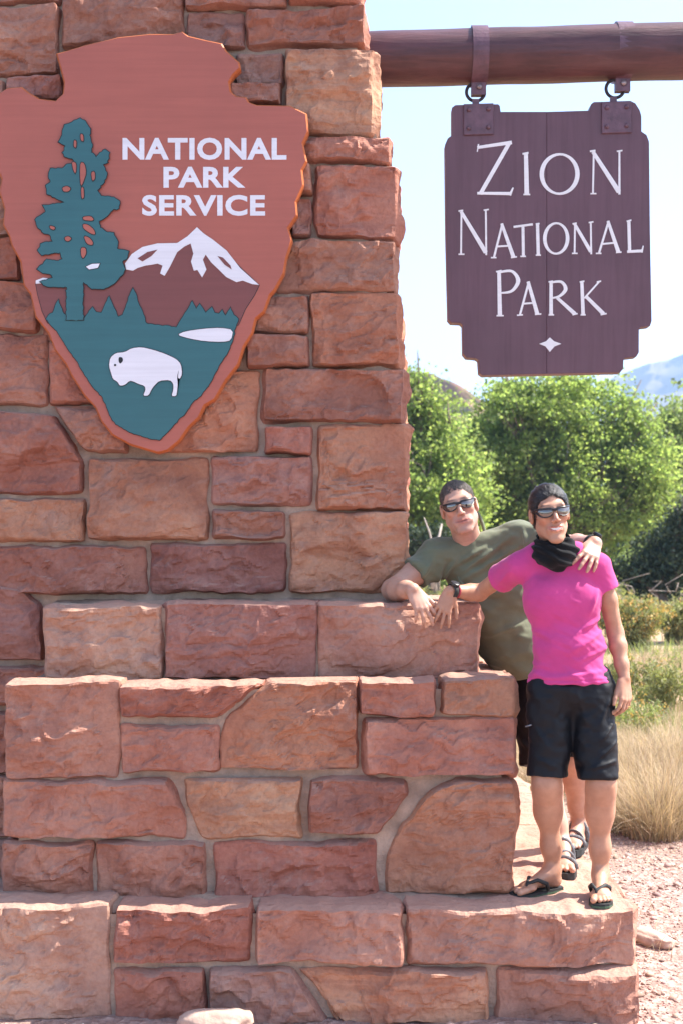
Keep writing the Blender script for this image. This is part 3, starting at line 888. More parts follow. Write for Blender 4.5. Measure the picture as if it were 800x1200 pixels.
def ring_poly(mb, cx, cy, rx, ry, tx, ty, y, tilt=0.12):
    n = 36; vs = []
    for k in range(n):
        a = 2 * math.pi * k / n
        o = (cx + rx * math.cos(a), cy + ry * math.sin(a)); w = abs(math.cos(a - tilt)) ** 1.3
        ii = (o[0] - math.cos(a) * (ty + (tx - ty) * w), o[1] - math.sin(a) * (ty + (tx - ty) * w))
        for p in (o, ii):
            vs.append(to_hs(p, y)); vs.append(to_hs(p, y - 0.003))
    fs = []
    for k in range(n):
        a, b = k * 4, ((k + 1) % n) * 4
        fs += [(a, a + 2, b + 2, b), (a, b, b + 1, a + 1), (a + 2, a + 3, b + 3, b + 2)]
    mb.add(vs, fs)


def letters(strokes, rings=(), curves=(), y=0.0022):
    mb = MB()
    for i, s in enumerate(strokes): plate(mb, s, to_hs, y + 0.00015 * (i % 5), y - 0.003)
    for r in rings: ring_poly(mb, *r, y)
    for i, (pts, ws) in enumerate(curves):
        # curved stroke with changing width
        P = np.array(pts, float)
        tt = np.linspace(0, len(P) - 1, 26); Q = []
        for t in tt:
            i0 = int(min(t, len(P) - 2)); f = t - i0
            p0, p1, p2, p3 = P[max(i0 - 1, 0)], P[i0], P[i0 + 1], P[min(i0 + 2, len(P) - 1)]
            Q.append(0.5 * ((2 * p1) + (-p0 + p2) * f + (2 * p0 - 5 * p1 + 4 * p2 - p3) * f * f + (-p0 + 3 * p1 - 3 * p2 + p3) * f ** 3))
        Q = np.array(Q); T = np.gradient(Q, axis=0); T /= np.linalg.norm(T, axis=1)[:, None] + 1e-9; Nn = np.stack([-T[:, 1], T[:, 0]], -1)
        wv = np.interp(tt, np.arange(len(ws)), ws)[:, None] / 2
        plate(mb, np.concatenate([Q + Nn * wv, (Q - Nn * wv)[::-1]]), to_hs, y + 0.0008 + 0.0001 * i, y - 0.003)
    return mb.build('lettering', M['cream'], HS, smooth=False)


M['cream'] = paint('cream_white_paint', (0.82, 0.78, 0.76), 0.04)
s3 = lambda a, b, wa, wb=None: stroke(c3([a])[0], c3([b])[0], wa * .42, (wa if wb is None else wb) * .42)
s4 = lambda a, b, wa, wb=None: stroke(c4([a])[0], c4([b])[0], wa * .42, (wa if wb is None else wb) * .42)
letters([s3((317, 346), (398, 334), 8, 10), s3((320, 338), (317, 356), 4, 3), s3((393, 334), (324, 455), 11, 11), s3((317, 453), (396, 454), 7, 9), s3((393, 458), (401, 440), 8, 4),
         s3((431, 358), (433, 457), 11, 13), s3((423, 361), (437, 358), 5), s3((425, 456), (441, 456), 4),
         s3((590, 353), (588, 455), 5, 5), s3((581, 355), (594, 353), 5), s3((582, 454), (596, 454), 4), s3((588, 356), (649, 450), 10, 13), s3((650, 354), (650, 456), 5, 6), s3((644, 355), (657, 353), 4)],
        [(655, 204, 23.5, 24.5, 5.2, 2.5)])
letters([s3((280, 494), (279, 596), 5), s3((273, 495), (284, 493), 4), s3((273, 596), (287, 596), 4), s3((279, 496), (337, 592), 9, 12), s3((337, 492), (338, 598), 5), s3((332, 493), (344, 491), 4),
         s3((376, 524), (356, 604), 6), s3((374, 524), (402, 603), 8, 11), s3((362, 578), (394, 576), 5), s3((349, 604), (362, 604), 4), s3((396, 604), (410, 602), 4),
         s3((424, 529), (425, 601), 8), s3((402, 532), (447, 526), 6), s3((418, 601), (431, 601), 4), s3((458, 524), (460, 598), 9), s3((454, 525), (463, 524), 4), s3((454, 598), (466, 598), 4),
         s3((546, 524), (545, 594), 5), s3((540, 525), (550, 523), 4), s3((539, 594), (552, 594), 4), s3((545, 525), (583, 590), 8, 10), s3((583, 521), (584, 596), 5), s3((578, 522), (589, 520), 4),
         s3((625, 518), (602, 594), 6), s3((623, 518), (648, 592), 8, 11), s3((611, 572), (640, 569), 5), s3((595, 594), (608, 594), 4), s3((642, 592), (655, 591), 4),
         s3((672, 517), (674, 591), 9), s3((667, 519), (678, 516), 4), s3((668, 590), (704, 588), 7, 8), s3((702, 592), (706, 576), 6, 3)],
        [(651, 279.5, 15.5, 19, 4.3, 2.2)])
letters([s4((368, 76), (370, 180), 10, 12), s4((361, 77), (374, 74), 4), s4((362, 180), (379, 180), 4),
         s4((438, 100), (417, 178), 6), s4((436, 100), (458, 177), 9, 11), s4((424, 152), (450, 150), 5), s4((410, 179), (424, 178), 4), s4((452, 177), (467, 176), 4),
         s4((490, 100), (490, 178), 9, 10), s4((484, 101), (494, 99), 4), s4((484, 178), (497, 178), 4), s4((504, 138), (546, 176), 8, 11), s4((540, 178), (552, 175), 4),
         s4((562, 100), (565, 178), 9, 10), s4((557, 101), (568, 99), 4), s4((559, 178), (571, 178), 4), s4((602, 101), (568, 139), 5, 5), s4((597, 101), (607, 99), 4), s4((573, 136), (613, 176), 9, 11), s4((606, 178), (620, 175), 4)],
        [], [(c4([(369, 78), (398, 76), (413, 98), (398, 122), (371, 127)]), (2.5, 3, 5, 3.2, 1.6)), (c4([(490, 102), (514, 101), (524, 118), (510, 134), (491, 139)]), (2.2, 3, 4.6, 3, 1.6))])
mb = MB(); plate(mb, c4([(462, 246), (478, 240), (487, 231), (497, 240), (514, 246), (498, 252), (487, 265), (477, 252)]), to_hs, 0.003, -0.002); mb.build('diamond', M['cream'], HS, smooth=False)

# ---------------------------------------------------------------- people: bodies grown as one blended surface
class Sdf:
    def __init__(s, lo, hi, h):
        s.lo = np.array(lo, float); s.h = h
        s.n = np.ceil((np.array(hi, float) - s.lo) / h).astype(int) + 1
        s.d = np.full(s.n, 0.25, dtype=np.float32)

    def grid(s, lo, hi):
        a = np.clip(np.floor((np.array(lo) - s.lo) / s.h).astype(int), 0, s.n - 1)
        b = np.clip(np.ceil((np.array(hi) - s.lo) / s.h).astype(int) + 1, 0, s.n)
        sl = tuple(slice(x, y) for x, y in zip(a, b))
        ax = [(s.lo[i] + s.h * np.arange(a[i], b[i])).astype(np.float32) for i in range(3)]
        return sl, ax[0][:, None, None], ax[1][None, :, None], ax[2][None, None, :]

    def put(s, sl, d, k, op):
        o = s.d[sl]
        if o.size == 0: return
        if op == 'u':
            h = np.clip(0.5 + 0.5 * (o - d) / k, 0, 1)
            s.d[sl] = o + (d - o) * h - k * h * (1 - h)
        else:       # carve
            d = -d
            h = np.clip(0.5 - 0.5 * (o - d) / k, 0, 1)
            s.d[sl] = o + (d - o) * h + k * h * (1 - h)

    def cone(s, a, b, ra, rb, k=0.02, op='u'):
        a = np.array(a, float); b = np.array(b, float); pad = max(ra, rb) + k + 2.5 * s.h
        sl, x, y, z = s.grid(np.minimum(a, b) - pad, np.maximum(a, b) + pad)
        ba = b - a; l2 = float(ba @ ba) + 1e-12
        px, py, pz = x - a[0], y - a[1], z - a[2]
        t = np.clip((px * ba[0] + py * ba[1] + pz * ba[2]) / l2, 0, 1)
        d = np.sqrt((px - ba[0] * t) ** 2 + (py - ba[1] * t) ** 2 + (pz - ba[2] * t) ** 2) - (ra + (rb - ra) * t)
        s.put(sl, d, k, op); return s

    def chain(s, pts, rad, k=0.02):
        for i in range(len(pts) - 1): s.cone(pts[i], pts[i + 1], rad[i], rad[i + 1], k)
        return s

    def ell(s, c, r, R=None, k=0.02, op='u'):
        c = np.array(c, float); r = np.array(r, float); pad = r.max() + k + 2.5 * s.h
        sl, x, y, z = s.grid(c - pad, c + pad)
        x, y, z = x - c[0], y - c[1], z - c[2]
        if R is not None:
            R = np.array(R)      # columns are the ellipsoid's axes
            x, y, z = [x * R[0, i] + y * R[1, i] + z * R[2, i] for i in range(3)]
        k0 = np.sqrt((x / r[0]) ** 2 + (y / r[1]) ** 2 + (z / r[2]) ** 2) + 1e-6
        k1 = np.sqrt((x / r[0] ** 2) ** 2 + (y / r[1] ** 2) ** 2 + (z / r[2] ** 2) ** 2) + 1e-6
        s.put(sl, k0 * (k0 - 1) / k1, k, op); return s

    def cut(s, p, n, lo=None, hi=None, k=0.006):
        """keep the side away from n"""
        n = np.array(n, float); n /= np.linalg.norm(n); p = np.array(p, float)
        lo = s.lo if lo is None else lo; hi = s.lo + s.n * s.h if hi is None else hi
        sl, x, y, z = s.grid(lo, hi)
        d = -((x - p[0]) * n[0] + (y - p[1]) * n[1] + (z - p[2]) * n[2])
        s.put(sl, d.astype(np.float32), k, 'c'); return s

    def merge(s, o, k):
        h = np.clip(0.5 + 0.5 * (s.d - o.d) / k, 0, 1)
        s.d = s.d + (o.d - s.d) * h - k * h * (1 - h); return s

    def mesh(s, smooth=1):
        D = s.d; ins = D < 0
        nx, ny, nz = D.shape
        c = np.zeros((nx - 1, ny - 1, nz - 1), dtype=np.int8)
        for a in (0, 1):
            for b in (0, 1):
                for e in (0, 1): c += ins[a:nx - 1 + a, b:ny - 1 + b, e:nz - 1 + e]
        mask = (c > 0) & (c < 8); del c
        cells = np.argwhere(mask)
        idx = np.full(mask.shape, -1, dtype=np.int32); idx[mask] = np.arange(len(cells)); del mask
        acc = np.zeros((len(cells), 3)); cnt = np.zeros(len(cells))
        cor = [(a, b, e) for a in (0, 1) for b in (0, 1) for e in (0, 1)]
        for i in range(8):
            for j in range(i + 1, 8):
                A, B = np.array(cor[i]), np.array(cor[j])
                if np.abs(A - B).sum() != 1: continue
                ca, cb = cells + A, cells + B
                da = D[ca[:, 0], ca[:, 1], ca[:, 2]]; db = D[cb[:, 0], cb[:, 1], cb[:, 2]]
                x = (da < 0) != (db < 0)
                t = da[x] / (da[x] - db[x])
                acc[x] += A + t[:, None] * (B - A); cnt[x] += 1
        V = s.lo + (cells + acc / cnt[:, None]) * s.h
        Q = []
        for ax in range(3):
            o = [1 if i != ax else 0 for i in range(3)]
            sl0 = tuple(slice(o[i], D.shape[i] - 1) for i in range(3))
            sl1 = tuple(slice(o[i] + (i == ax), D.shape[i] - 1 + (i == ax)) for i in range(3))
            x = np.argwhere(ins[sl0] != ins[sl1]) + np.array(o)
            fl = ins[x[:, 0], x[:, 1], x[:, 2]]
            u, v = [(1, 2), (2, 0), (0, 1)][ax]
            eu = np.zeros(3, int); eu[u] = 1; ev = np.zeros(3, int); ev[v] = 1
            g = lambda p: idx[p[:, 0], p[:, 1], p[:, 2]]
            q = np.stack([g(x - eu - ev), g(x - ev), g(x), g(x - eu)], -1)
            q[~fl] = q[~fl][:, ::-1]
            Q.append(q)
        Q = np.concatenate(Q)
        for _ in range(smooth):
            S = np.zeros_like(V); n = np.zeros(len(V))
            for i in range(4):
                a, b = Q[:, i], Q[:, (i + 1) % 4]
                for w in range(3): S[:, w] += np.bincount(a, V[b, w], len(V)) + np.bincount(b, V[a, w], len(V))
                n += np.bincount(a, minlength=len(V)) + np.bincount(b, minlength=len(V))
            V = V * .5 + .5 * S / np.maximum(n, 1)[:, None]
        return V, Q


def vnormals(V, Q):
    fn = np.cross(V[Q[:, 2]] - V[Q[:, 0]], V[Q[:, 3]] - V[Q[:, 1]])
    Nn = np.zeros_like(V)
    for i in range(4):
        for w in range(3): Nn[:, w] += np.bincount(Q[:, i], fn[:, w], len(V))
    return Nn / (np.linalg.norm(Nn, axis=1)[:, None] + 1e-12)


def A(v): return np.array(v, float)


def hand(S, wrist, fdir, back, thumb, curls, spread=0.10, s=1.0, thumb_dir=(0.55, 0.75, -0.25), thumb_curl=0.25, r=1.0, wr=0.026):
    f = A(fdir); f /= np.linalg.norm(f); n = A(back); n -= f * (n @ f); n /= np.linalg.norm(n)
    t = np.cross(f, n); t = t if t @ A(thumb) > 0 else -t
    w = A(wrist)
    L = [0.092, 0.095, 0.090, 0.082]; off = [0.029, 0.010, -0.009, -0.027]
    S.ell(w + f * .045 * s + n * -.002, [.036 * s, .052 * s, .0135 * s], np.stack([t, f, n], 1), k=0.012)
    tips = []
    for i in range(4):
        b = w + f * .012 * s + t * off[i] * .55 * s
        kn = w + f * L[i] * s + t * off[i] * s + n * (0.002 if i in (1, 2) else 0) * s
        S.cone(b, kn, .0125 * s * r, .0105 * s * r, 0.010)
        a = np.arctan2(off[i], 0.09) * spread / 0.10 * 0.9
        d0 = f * np.cos(a) + t * np.sin(a)
        tot = [.072, .080, .075, .060][i] * s; seg = [tot * .45, tot * .30, tot * .25]; rad = [.0090, .0083, .0076, .0062]
        p = kn; ang = 0
        for j in range(3):
            ang += curls[i][j]
            dv = d0 * np.cos(ang) - n * np.sin(ang)
            e = p + dv * seg[j]
            S.cone(p, e, rad[j] * s * r * (1 if i < 3 else .88), rad[j + 1] * s * r * (1 if i < 3 else .88), 0.003 if j else 0.006)
            p = e
        tips.append((p, dv))
    p = w + f * .022 * s + t * .022 * s - n * .006 * s
    d = f * thumb_dir[0] + t * thumb_dir[1] + n * thumb_dir[2]; d /= np.linalg.norm(d)
    q = p + d * .042 * s; S.cone(p, q, .0150 * s * r, .0115 * s * r, 0.012)
    d2 = d + f * thumb_curl; d2 /= np.linalg.norm(d2)
    q2 = q + d2 * .032 * s; S.cone(q, q2, .0105 * s * r, .0095 * s * r, 0.004)
    d3 = d2 + f * thumb_curl * .6; d3 /= np.linalg.norm(d3)
    S.cone(q2, q2 + d3 * .025 * s, .0094 * s * r, .0070 * s * r, 0.004)
    return t, tips


def foot(S, ankle, heel, fdir, side, s=1.0, ra=0.036):
    """heel = ground point under the heel; side = toward the big toe"""
    f = A(fdir); f[2] = 0; f /= np.linalg.norm(f); u = A((0, 0, 1)); t = A(side); t = t - f * (t @ f); t[2] = 0; t /= np.linalg.norm(t)
    h = A(heel); a = A(ankle)
    S.cone(a, h + u * .035 * s + f * .012, ra, .031 * s, 0.025)
    S.ell(h + u * .026 * s + f * .012 * s, [.030 * s, .036 * s, .027 * s], np.stack([t, f, u], 1), k=0.012)
    S.cone(h + u * .062 * s + f * .045 * s, h + u * .026 * s + f * .155 * s + t * .006 * s, .033 * s, .022 * s, 0.03)
    S.cone(h + u * .020 * s + f * .04 * s - t * .014 * s, h + u * .017 * s + f * .15 * s - t * .022 * s, .020 * s, .016 * s, 0.02)
    S.ell(h + u * .019 * s + f * .165 * s + t * .004 * s, [.046 * s, .032 * s, .018 * s], np.stack([t, f, u], 1), k=0.02)
    for i, (o, l, r) in enumerate(((.030, .062, .0135), (.011, .060, .0098), (-.006, .052, .0092), (-.021, .043, .0086), (-.034, .033, .0085))):
        b = h + f * .170 * s + t * o * .92 * s + u * .015 * s; e = h + f * (.170 + l) * s + t * (o + (.004 if i == 0 else -.002)) * s + u * .011 * s
        S.cone(b, e, r * s * 1.02, r * s, 0.004)
    return f, t, h


def head_frame(px, py, d, roll, yaw=0.0, pitch=0.0):
    R = Matrix.Rotation(yaw, 3, 'Z') @ Matrix.Rotation(-roll, 3, 'Y')
    R = R @ Matrix.Rotation(pitch, 3, 'X')
    x = A(R @ Vector((1, 0, 0))); y = A(R @ Vector((0, -1, 0))); z = A(R @ Vector((0, 0, 1)))
    return A(W(px, py, d)), x, y, z


def head(S, fr, s=1.0, male=False, smile=True):
    o, x, y, z = fr
    P = lambda a, b, c: o + (x * a + y * b + z * c) * s
    R = np.stack([x, y, z], 1)
    E = lambda c, r, k=.02, op='u', R_=None: S.ell(P(*c), np.array(r) * s, R if R_ is None else R_, k * s, op)
    C = lambda a, b, ra, rb, k=.015, op='u': S.cone(P(*a), P(*b), ra * s, rb * s, k * s, op)
    E((0, -.014, .034), (.073, .094, .083))
    E((0, .026, -.025), (.056 if male else .054, .062, .078), .03)
    jw = .050 if male else .044
    for q in (-1, 1):
        C((q * jw, .004, -.058), (q * (.021 if male else .015), .066, -.110), .017, .016, .03)
        E((q * .040, .058, -.022), (.022, .024, .018), .022)
    E((0, .076, -.111), (.022 if male else .016, .018, .015), .02)
    C((-.034, .078, .020), (.034, .078, .020), .016, .016, .015)
    for q in (-1, 1): E((q * .032, .102, .000), (.021, .016, .013), .010, 'c')
    C((0, .090, .010), (0, .113, -.034), .0075, .0105, .009)
    for q in (-1, 1): E((q * .0125, .100, -.039), (.0085, .011, .008), .006)
    E((0, .074, -.072), (.046, .0195, .026) if male else (.036, .0190, .022), .02)
    # mouth: lips with a dark line, corners drawn back in a smile
    cz = .007 if smile else .002
    wm = .027 if smile else .026
    ru, rl = (.0028, .0036) if male else (.0042, .0052)
    mw = 1.0 if male else .84
    for q in (-1, 1):
        up = [(0, .0950, -.0660), (q * .018, .0915, -.0660 + cz * .2), (q * .035 * mw, .0805, -.0690 + cz)]
        lo = [(0, .0945, -.0800 + (.002 if male else 0)), (q * .018, .0910, -.0790 + cz * .3), (q * .035 * mw, .0805, -.0700 + cz)]
        for L_, r0 in ((up, ru), (lo, rl)):
            C(L_[0], L_[1], r0, r0 * .85, .004); C(L_[1], L_[2], r0 * .85, .0016, .004)
        md = [(0, .0992, -.0725), (q * .018, .0958, -.0720 + cz * .3), (q * .034 * mw, .0850, -.0695 + cz * .9)]
        r1, r2 = (.0068, .0056) if smile else (.0022, .0020)
        C(md[0], md[1], r1, r2, .002, 'c'); C(md[1], md[2], r2, .0012, .002, 'c')
        # the crease from nose to mouth corner
        C((q * .021, .101, -.044), (q * .040, .082, -.064), .0024, .0018, .006, 'c')
    for q in (-1, 1):
        E((q * .0765, -.012, -.006), (.010, .021, .033), .006, 'u', R)
        E((q * .085, -.004, -.004), (.007, .011, .020), .004, 'c', R)
    return P


def skin_mat(name, col, deep):
    m, nd, lk, b = mat_new(name)
    at = nd.new('ShaderNodeAttribute'); at.attribute_name = 'tint'
    mp = mapping(nd, lk, (1, 1, 1)); n = noise(nd, lk, mp, 26, 5, .6); n2 = noise(nd, lk, mp, 170, 3, .6)
    r = ramp(nd, [(0.3, deep), (0.65, col)]); lk.new(n.outputs[0], r.inputs[0])
    lk.new(mixc(nd, lk, 1.0, r.outputs[0], at.outputs[0], 'MULTIPLY'), b.inputs['Base Color'])
    b.inputs['Roughness'].default_value = 0.48
    b.inputs['Subsurface Weight'].default_value = 0.18; b.inputs['Subsurface Radius'].default_value = (0.012, 0.005, 0.003); b.inputs['Subsurface Scale'].default_value = 0.6
    bump(nd, lk, b, n2.outputs[0], 0.12, 0.002)
    return m


def cloth_mat(name, col, rough=0.85, weave=900, sheen=0.15, var=0.10):
    m, nd, lk, b = mat_new(name)
    mp = mapping(nd, lk, (1, 1, 1)); n = noise(nd, lk, mp, 9, 6, .6); n2 = noise(nd, lk, mp, weave, 2, .5); n3 = noise(nd, lk, mp, 38, 5, .6)
    r = ramp(nd, [(0.3, tuple(c * (1 - var) for c in col)), (0.7, tuple(min(1, c * (1 + var)) for c in col))]); lk.new(n.outputs[0], r.inputs[0])
    lk.new(r.outputs[0], b.inputs['Base Color']); b.inputs['Roughness'].default_value = rough
    b.inputs['Sheen Weight'].default_value = sheen; b.inputs['Specular IOR Level'].default_value = 0.25
    b1 = bump(nd, lk, b, n2.outputs[0], 0.25, 0.001); bump(nd, lk, b, n3.outputs[0], 0.25, 0.006, b1)
    return m


M['skin_w'] = skin_mat('tanned_skin', (0.49, 0.255, 0.160), (0.41, 0.200, 0.122))
M['skin_m'] = skin_mat('fair_skin', (0.54, 0.305, 0.215), (0.46, 0.240, 0.165))
M['pink'] = cloth_mat('pink_jersey', (0.54, 0.055, 0.215))
M['olive'] = cloth_mat('olive_jersey', (0.140, 0.150, 0.092))
M['shorts'] = cloth_mat('black_nylon', (0.0055, 0.006, 0.0085), 0.55, 700, 0.0)
M['fleece'] = cloth_mat('black_fleece', (0.006, 0.006, 0.0065), 0.95, 500, 0.05)
M['lens'] = simple('mirrored_lens', (0.20, 0.175, 0.16), 0.06, metal=0.85, var=0.05)
M['frame'] = simple('glasses_frame', (0.015, 0.015, 0.017), 0.3, var=0.1)
M['teeth'] = simple('teeth', (0.72, 0.68, 0.62), 0.3, var=0.03)
M['rubber'] = simple('dark_rubber', (0.018, 0.019, 0.018), 0.7, var=0.2, scale=60)
M['green_sole'] = simple('green_rubber', (0.045, 0.085, 0.045), 0.7, var=0.2, scale=60)
M['strap_grey'] = simple('grey_webbing', (0.16, 0.16, 0.165), 0.8, var=0.3, scale=70, bmp=0.3)
M['red_band'] = simple('red_band', (0.33, 0.03, 0.05), 0.5, var=0.1)
M['gold'] = simple('gold', (0.8, 0.55, 0.2), 0.2, metal=1.0, var=0.05)


def hair_mat(name, c1, c2, rough=0.4):
    m, nd, lk, b = mat_new(name)
    mp = mapping(nd, lk, (26, 3.5, 26)); n = noise(nd, lk, mp, 5, 5, .65, .3); mp2 = mapping(nd, lk, (1, 1, 1)); n2 = noise(nd, lk, mp2, 170, 3, .6)
    r = ramp(nd, [(0.40, c1), (0.60, c2)]); mxn = nd.new('ShaderNodeMath'); mxn.operation = 'MULTIPLY_ADD'; mxn.inputs[1].default_value = 0.5; mxn.use_clamp = True
    hf = nd.new('ShaderNodeMath'); hf.operation = 'MULTIPLY'; hf.inputs[1].default_value = 0.5; lk.new(n2.outputs[0], hf.inputs[0]); lk.new(n.outputs[0], mxn.inputs[0]); lk.new(hf.outputs[0], mxn.inputs[2])
    lk.new(mxn.outputs[0], r.inputs[0]); lk.new(r.outputs[0], b.inputs['Base Color'])
    b.inputs['Roughness'].default_value = rough
    b1 = bump(nd, lk, b, n.outputs[0], 0.9, 0.006); bump(nd, lk, b, n2.outputs[0], 0.4, 0.003, b1)
    return m


M['hair_w'] = hair_mat('dark_hair', (0.007, 0.006, 0.006), (0.034, 0.028, 0.028), 0.32)
M['hair_m'] = hair_mat('short_greying_hair', (0.040, 0.030, 0.024), (0.17, 0.14, 0.12), 0.75)


def fold(V, Q, fn):
    return V + vnormals(V, Q) * fn(V)[:, None]


def bump_line(V, a, b, w, h):
    """a soft ridge of cloth between two points"""
    a, b = A(a), A(b); ba = b - a
    a = a.copy(); b2 = ba.copy(); b2[1] = 0
    t = np.clip(((V - a) @ b2) / (b2 @ b2), 0, 1)
    dv = (V - a - t[:, None] * ba)[:, [0, 2]]
    d = np.linalg.norm(dv, axis=1)
    return h * np.exp(-(d / w) ** 2) * np.sin(np.pi * np.clip(t * .94 + .03, 0, 1)) ** .5


def glasses(P, parent, s, lens_mat, low=.021):
    def pt(u, zz, off=0.0):
        a = u * 1.18
        return P((.0705 + off * .4) * math.sin(a) / math.sin(1.18), .106 + off - .052 * abs(u) ** 2.3, zz)
    def top(u): return .0125 + .004 * abs(u) - .003 * (abs(u) < .1)
    def bot(u):
        v = (abs(u) - .13) / .82
        return top(u) - low * 1.55 * max(0.0, math.sin(math.pi * min(1, max(0, .10 + .86 * v)) ** .82)) ** .55 - .003
    fr = MB()
    fr.tube([pt(u, top(u) - .001) for u in np.linspace(-1, 1, 25)], 0.0042 * s, 6)
    for q in (-1, 1):
        fr.tube([pt(q * 1.0, top(1) - .001), P(q * .0765, .03, .014), P(q * .0785, -.012, .012)], [.0042 * s, .0035 * s, .003 * s], 6, flat=1.0)
        fr.tube([pt(q * u, bot(u)) for u in np.linspace(.12, .97, 14)], 0.0024 * s, 5)
    fr.tube([pt(u, .004) for u in (-.16, -.08, 0, .08, .16)], 0.0034 * s, 6)
    g = fr.build('sunglasses', M['frame'], parent)
    for q in (-1, 1):
        mbl = MB(); us = np.linspace(.10, .98, 16); nz = 6; vs = []
        for u in us:
            for k in range(nz + 1): vs.append(pt(q * u, bot(u) + (top(u) - bot(u)) * k / nz, -.001 + .0035 * math.sin(math.pi * k / nz)))
        fs = [(i * (nz + 1) + k, (i + 1) * (nz + 1) + k, (i + 1) * (nz + 1) + k + 1, i * (nz + 1) + k + 1) for i in range(len(us) - 1) for k in range(nz)]
        mbl.add(vs, fs if q < 0 else [f[::-1] for f in fs]); mbl.build('lens', lens_mat, g)
    return g


def tint_for(V, P_inv, s, lips, male):
    """skin tint by place: lips, cheeks, ears, beard shadow, and the shade of the mouth line"""
    t = np.ones((len(V), 3))
    L = P_inv(V) / s
    near = (np.abs(L[:, 0]) < .12) & (np.abs(L[:, 1]) < .16) & (np.abs(L[:, 2]) < .16)
    m_ = near & (L[:, 1] > .07)
    lip = np.exp(-((L[:, 0] / .034) ** 4 + ((L[:, 2] + .0725 - .18 * np.abs(L[:, 0])) / .0105) ** 4)) * m_
    t = t * (1 - lip[:, None] * (1 - np.array(lips)))
    ck = np.exp(-(((np.abs(L[:, 0]) - .04) / .022) ** 2 + ((L[:, 2] + .035) / .022) ** 2)) * near * (L[:, 1] > .03) + np.exp(-((L[:, 0] / .014) ** 2 + ((L[:, 2] + .033) / .014) ** 2)) * m_
    t = t * (1 - .5 * ck[:, None] * (1 - np.array((1.08, .84, .82))))
    if male:
        ml = np.exp(-((L[:, 0] / .033) ** 6 + ((L[:, 2] + .0725 - .05 * np.abs(L[:, 0])) / .0028) ** 2)) * m_  # shade where the closed lips meet, darkened into the tint
        t = t * (1 - .6 * ml[:, None])
        bd = (1 / (1 + np.exp((L[:, 2] + .058) / .010))) * near * (L[:, 1] > -.03) * (1 - lip)
        t = t * (1 - .55 * bd[:, None] * (1 - np.array((.72, .74, .80))))
        br = np.exp(-(((np.abs(L[:, 0]) - .034) / .022) ** 4 + ((L[:, 2] - .026) / .005) ** 2)) * m_
    else:
        br = np.exp(-(((np.abs(L[:, 0]) - .034) / .022) ** 4 + ((L[:, 2] - .027) / .004) ** 2)) * m_
    t = t * (1 - .7 * br[:, None])
    return t


def inv_frame(fr):
    o, x, y, z = fr
    return lambda V: np.stack([(V - o) @ x, (V - o) @ y, (V - o) @ z], -1)


def build_hair(name, fr, s, parent, mat, grow, face_c, face_r, down, nape, seed, ruffle, strand, count, sweep, mess, side=1.0):
    o, x, y, z = fr; R = np.stack([x, y, z], 1)
    P = lambda a, b, c: o + (x * a + y * b + z * c) * s
    S = Sdf(o - .17 * s, o + .17 * s, 0.0024)
    S.ell(P(0, -.016, .034), (np.array((.073, .094, .083)) + grow) * s, R, .005)
    S.ell(P(0, -.050, -.01), np.array((.064 + grow, .052 + grow, .070)) * s, R, .02)
    for q, zf in ((-.036, side), (0, 1.0), (.036, side)): S.ell(P(face_c[0] + q, face_c[1], face_c[2]), np.array((.050, face_r[1], face_r[2] * zf)) * s, R, .006, 'c')
    for q in (-1, 1): S.ell(P(q * .085, .030, -.035), np.array((.030, .050, .045)) * s, R, .006, 'c'); S.ell(P(q * .090, -.010, -.010), np.array((.026, .030, .042)) * s, R, .004, 'c')
    S.cut(P(0, -.04, nape), -z, k=.01)
    V, Q = S.mesh(1)
    V = fold(V, Q, lambda V: ruffle * fbm(((V - o) @ x) * 90, ((V - o) @ y) * 22, ((V - o) @ z) * 60, seed, 3))
    # single strands lying over the cap, thinning out at the hairline
    rg = np.random.default_rng(seed); NN = vnormals(V, Q); i = rg.integers(0, len(V), count)
    i = i[((V[i] - o) @ y) > -.09]
    C = V[i] + rg.normal(0, .0012, (len(i), 3)); nn = NN[i]
    g = (-y * sweep[0] + z * sweep[1])[None] + rg.normal(0, mess, (len(i), 3)); g = g - nn * np.sum(g * nn, 1)[:, None]; g /= np.linalg.norm(g, axis=1)[:, None] + 1e-9
    ln = (strand * rg.uniform(.5, 1.2, len(i)))[:, None]
    w = np.cross(g, nn) * .0006
    a_ = C - nn * .001 - g * ln * .35; b_ = C + nn * sweep[2] * ln + g * ln * .25; c_ = C + nn * sweep[2] * .6 * ln + g * ln * .7
    SV = np.stack([a_ - w, a_ + w, b_ + w, b_ - w, c_ + w * .3, c_ - w * .3], 1).reshape(-1, 3)
    k = np.arange(len(i))[:, None] * 6 + len(V)
    SQ = np.concatenate([k + np.array([0, 1, 2, 3]), k + np.array([3, 2, 4, 5])])
    return mk(name, np.concatenate([V, SV]), np.concatenate([Q, SQ]), mat, parent)


LEDGE = zt_base + 0.004
# ---------------------------------------------------------------- the woman
WO = empty('person', (0.87, 5.27, LEDGE), 'woman in bright pink t-shirt, black neck gaiter and black knee shorts standing on the ledge', 'person')
p = lambda a, b, c: A(W(a, b, c))
S = Sdf((0.36, 5.00, LEDGE - .03), (1.20, 5.66, 2.09), 0.0027)
fw = head_frame(643.5, 601, 5.215, math.radians(7), yaw=math.radians(3), pitch=math.radians(-2))
sw = 0.955
Pw = head(S, fw, sw, False, True)
S.chain([Pw(0, -.02, -.07), p(650, 648, 5.265), p(652, 672, 5.285)], [.052, .050, .075], .03)
# trunk under the shirt
S.ell(p(655, 700, 5.275), (.135, .080, .15), k=.03).ell(p(664, 765, 5.275), (.125, .080, .12), k=.03).ell(p(667, 808, 5.275), (.150, .095, .11), k=.03)
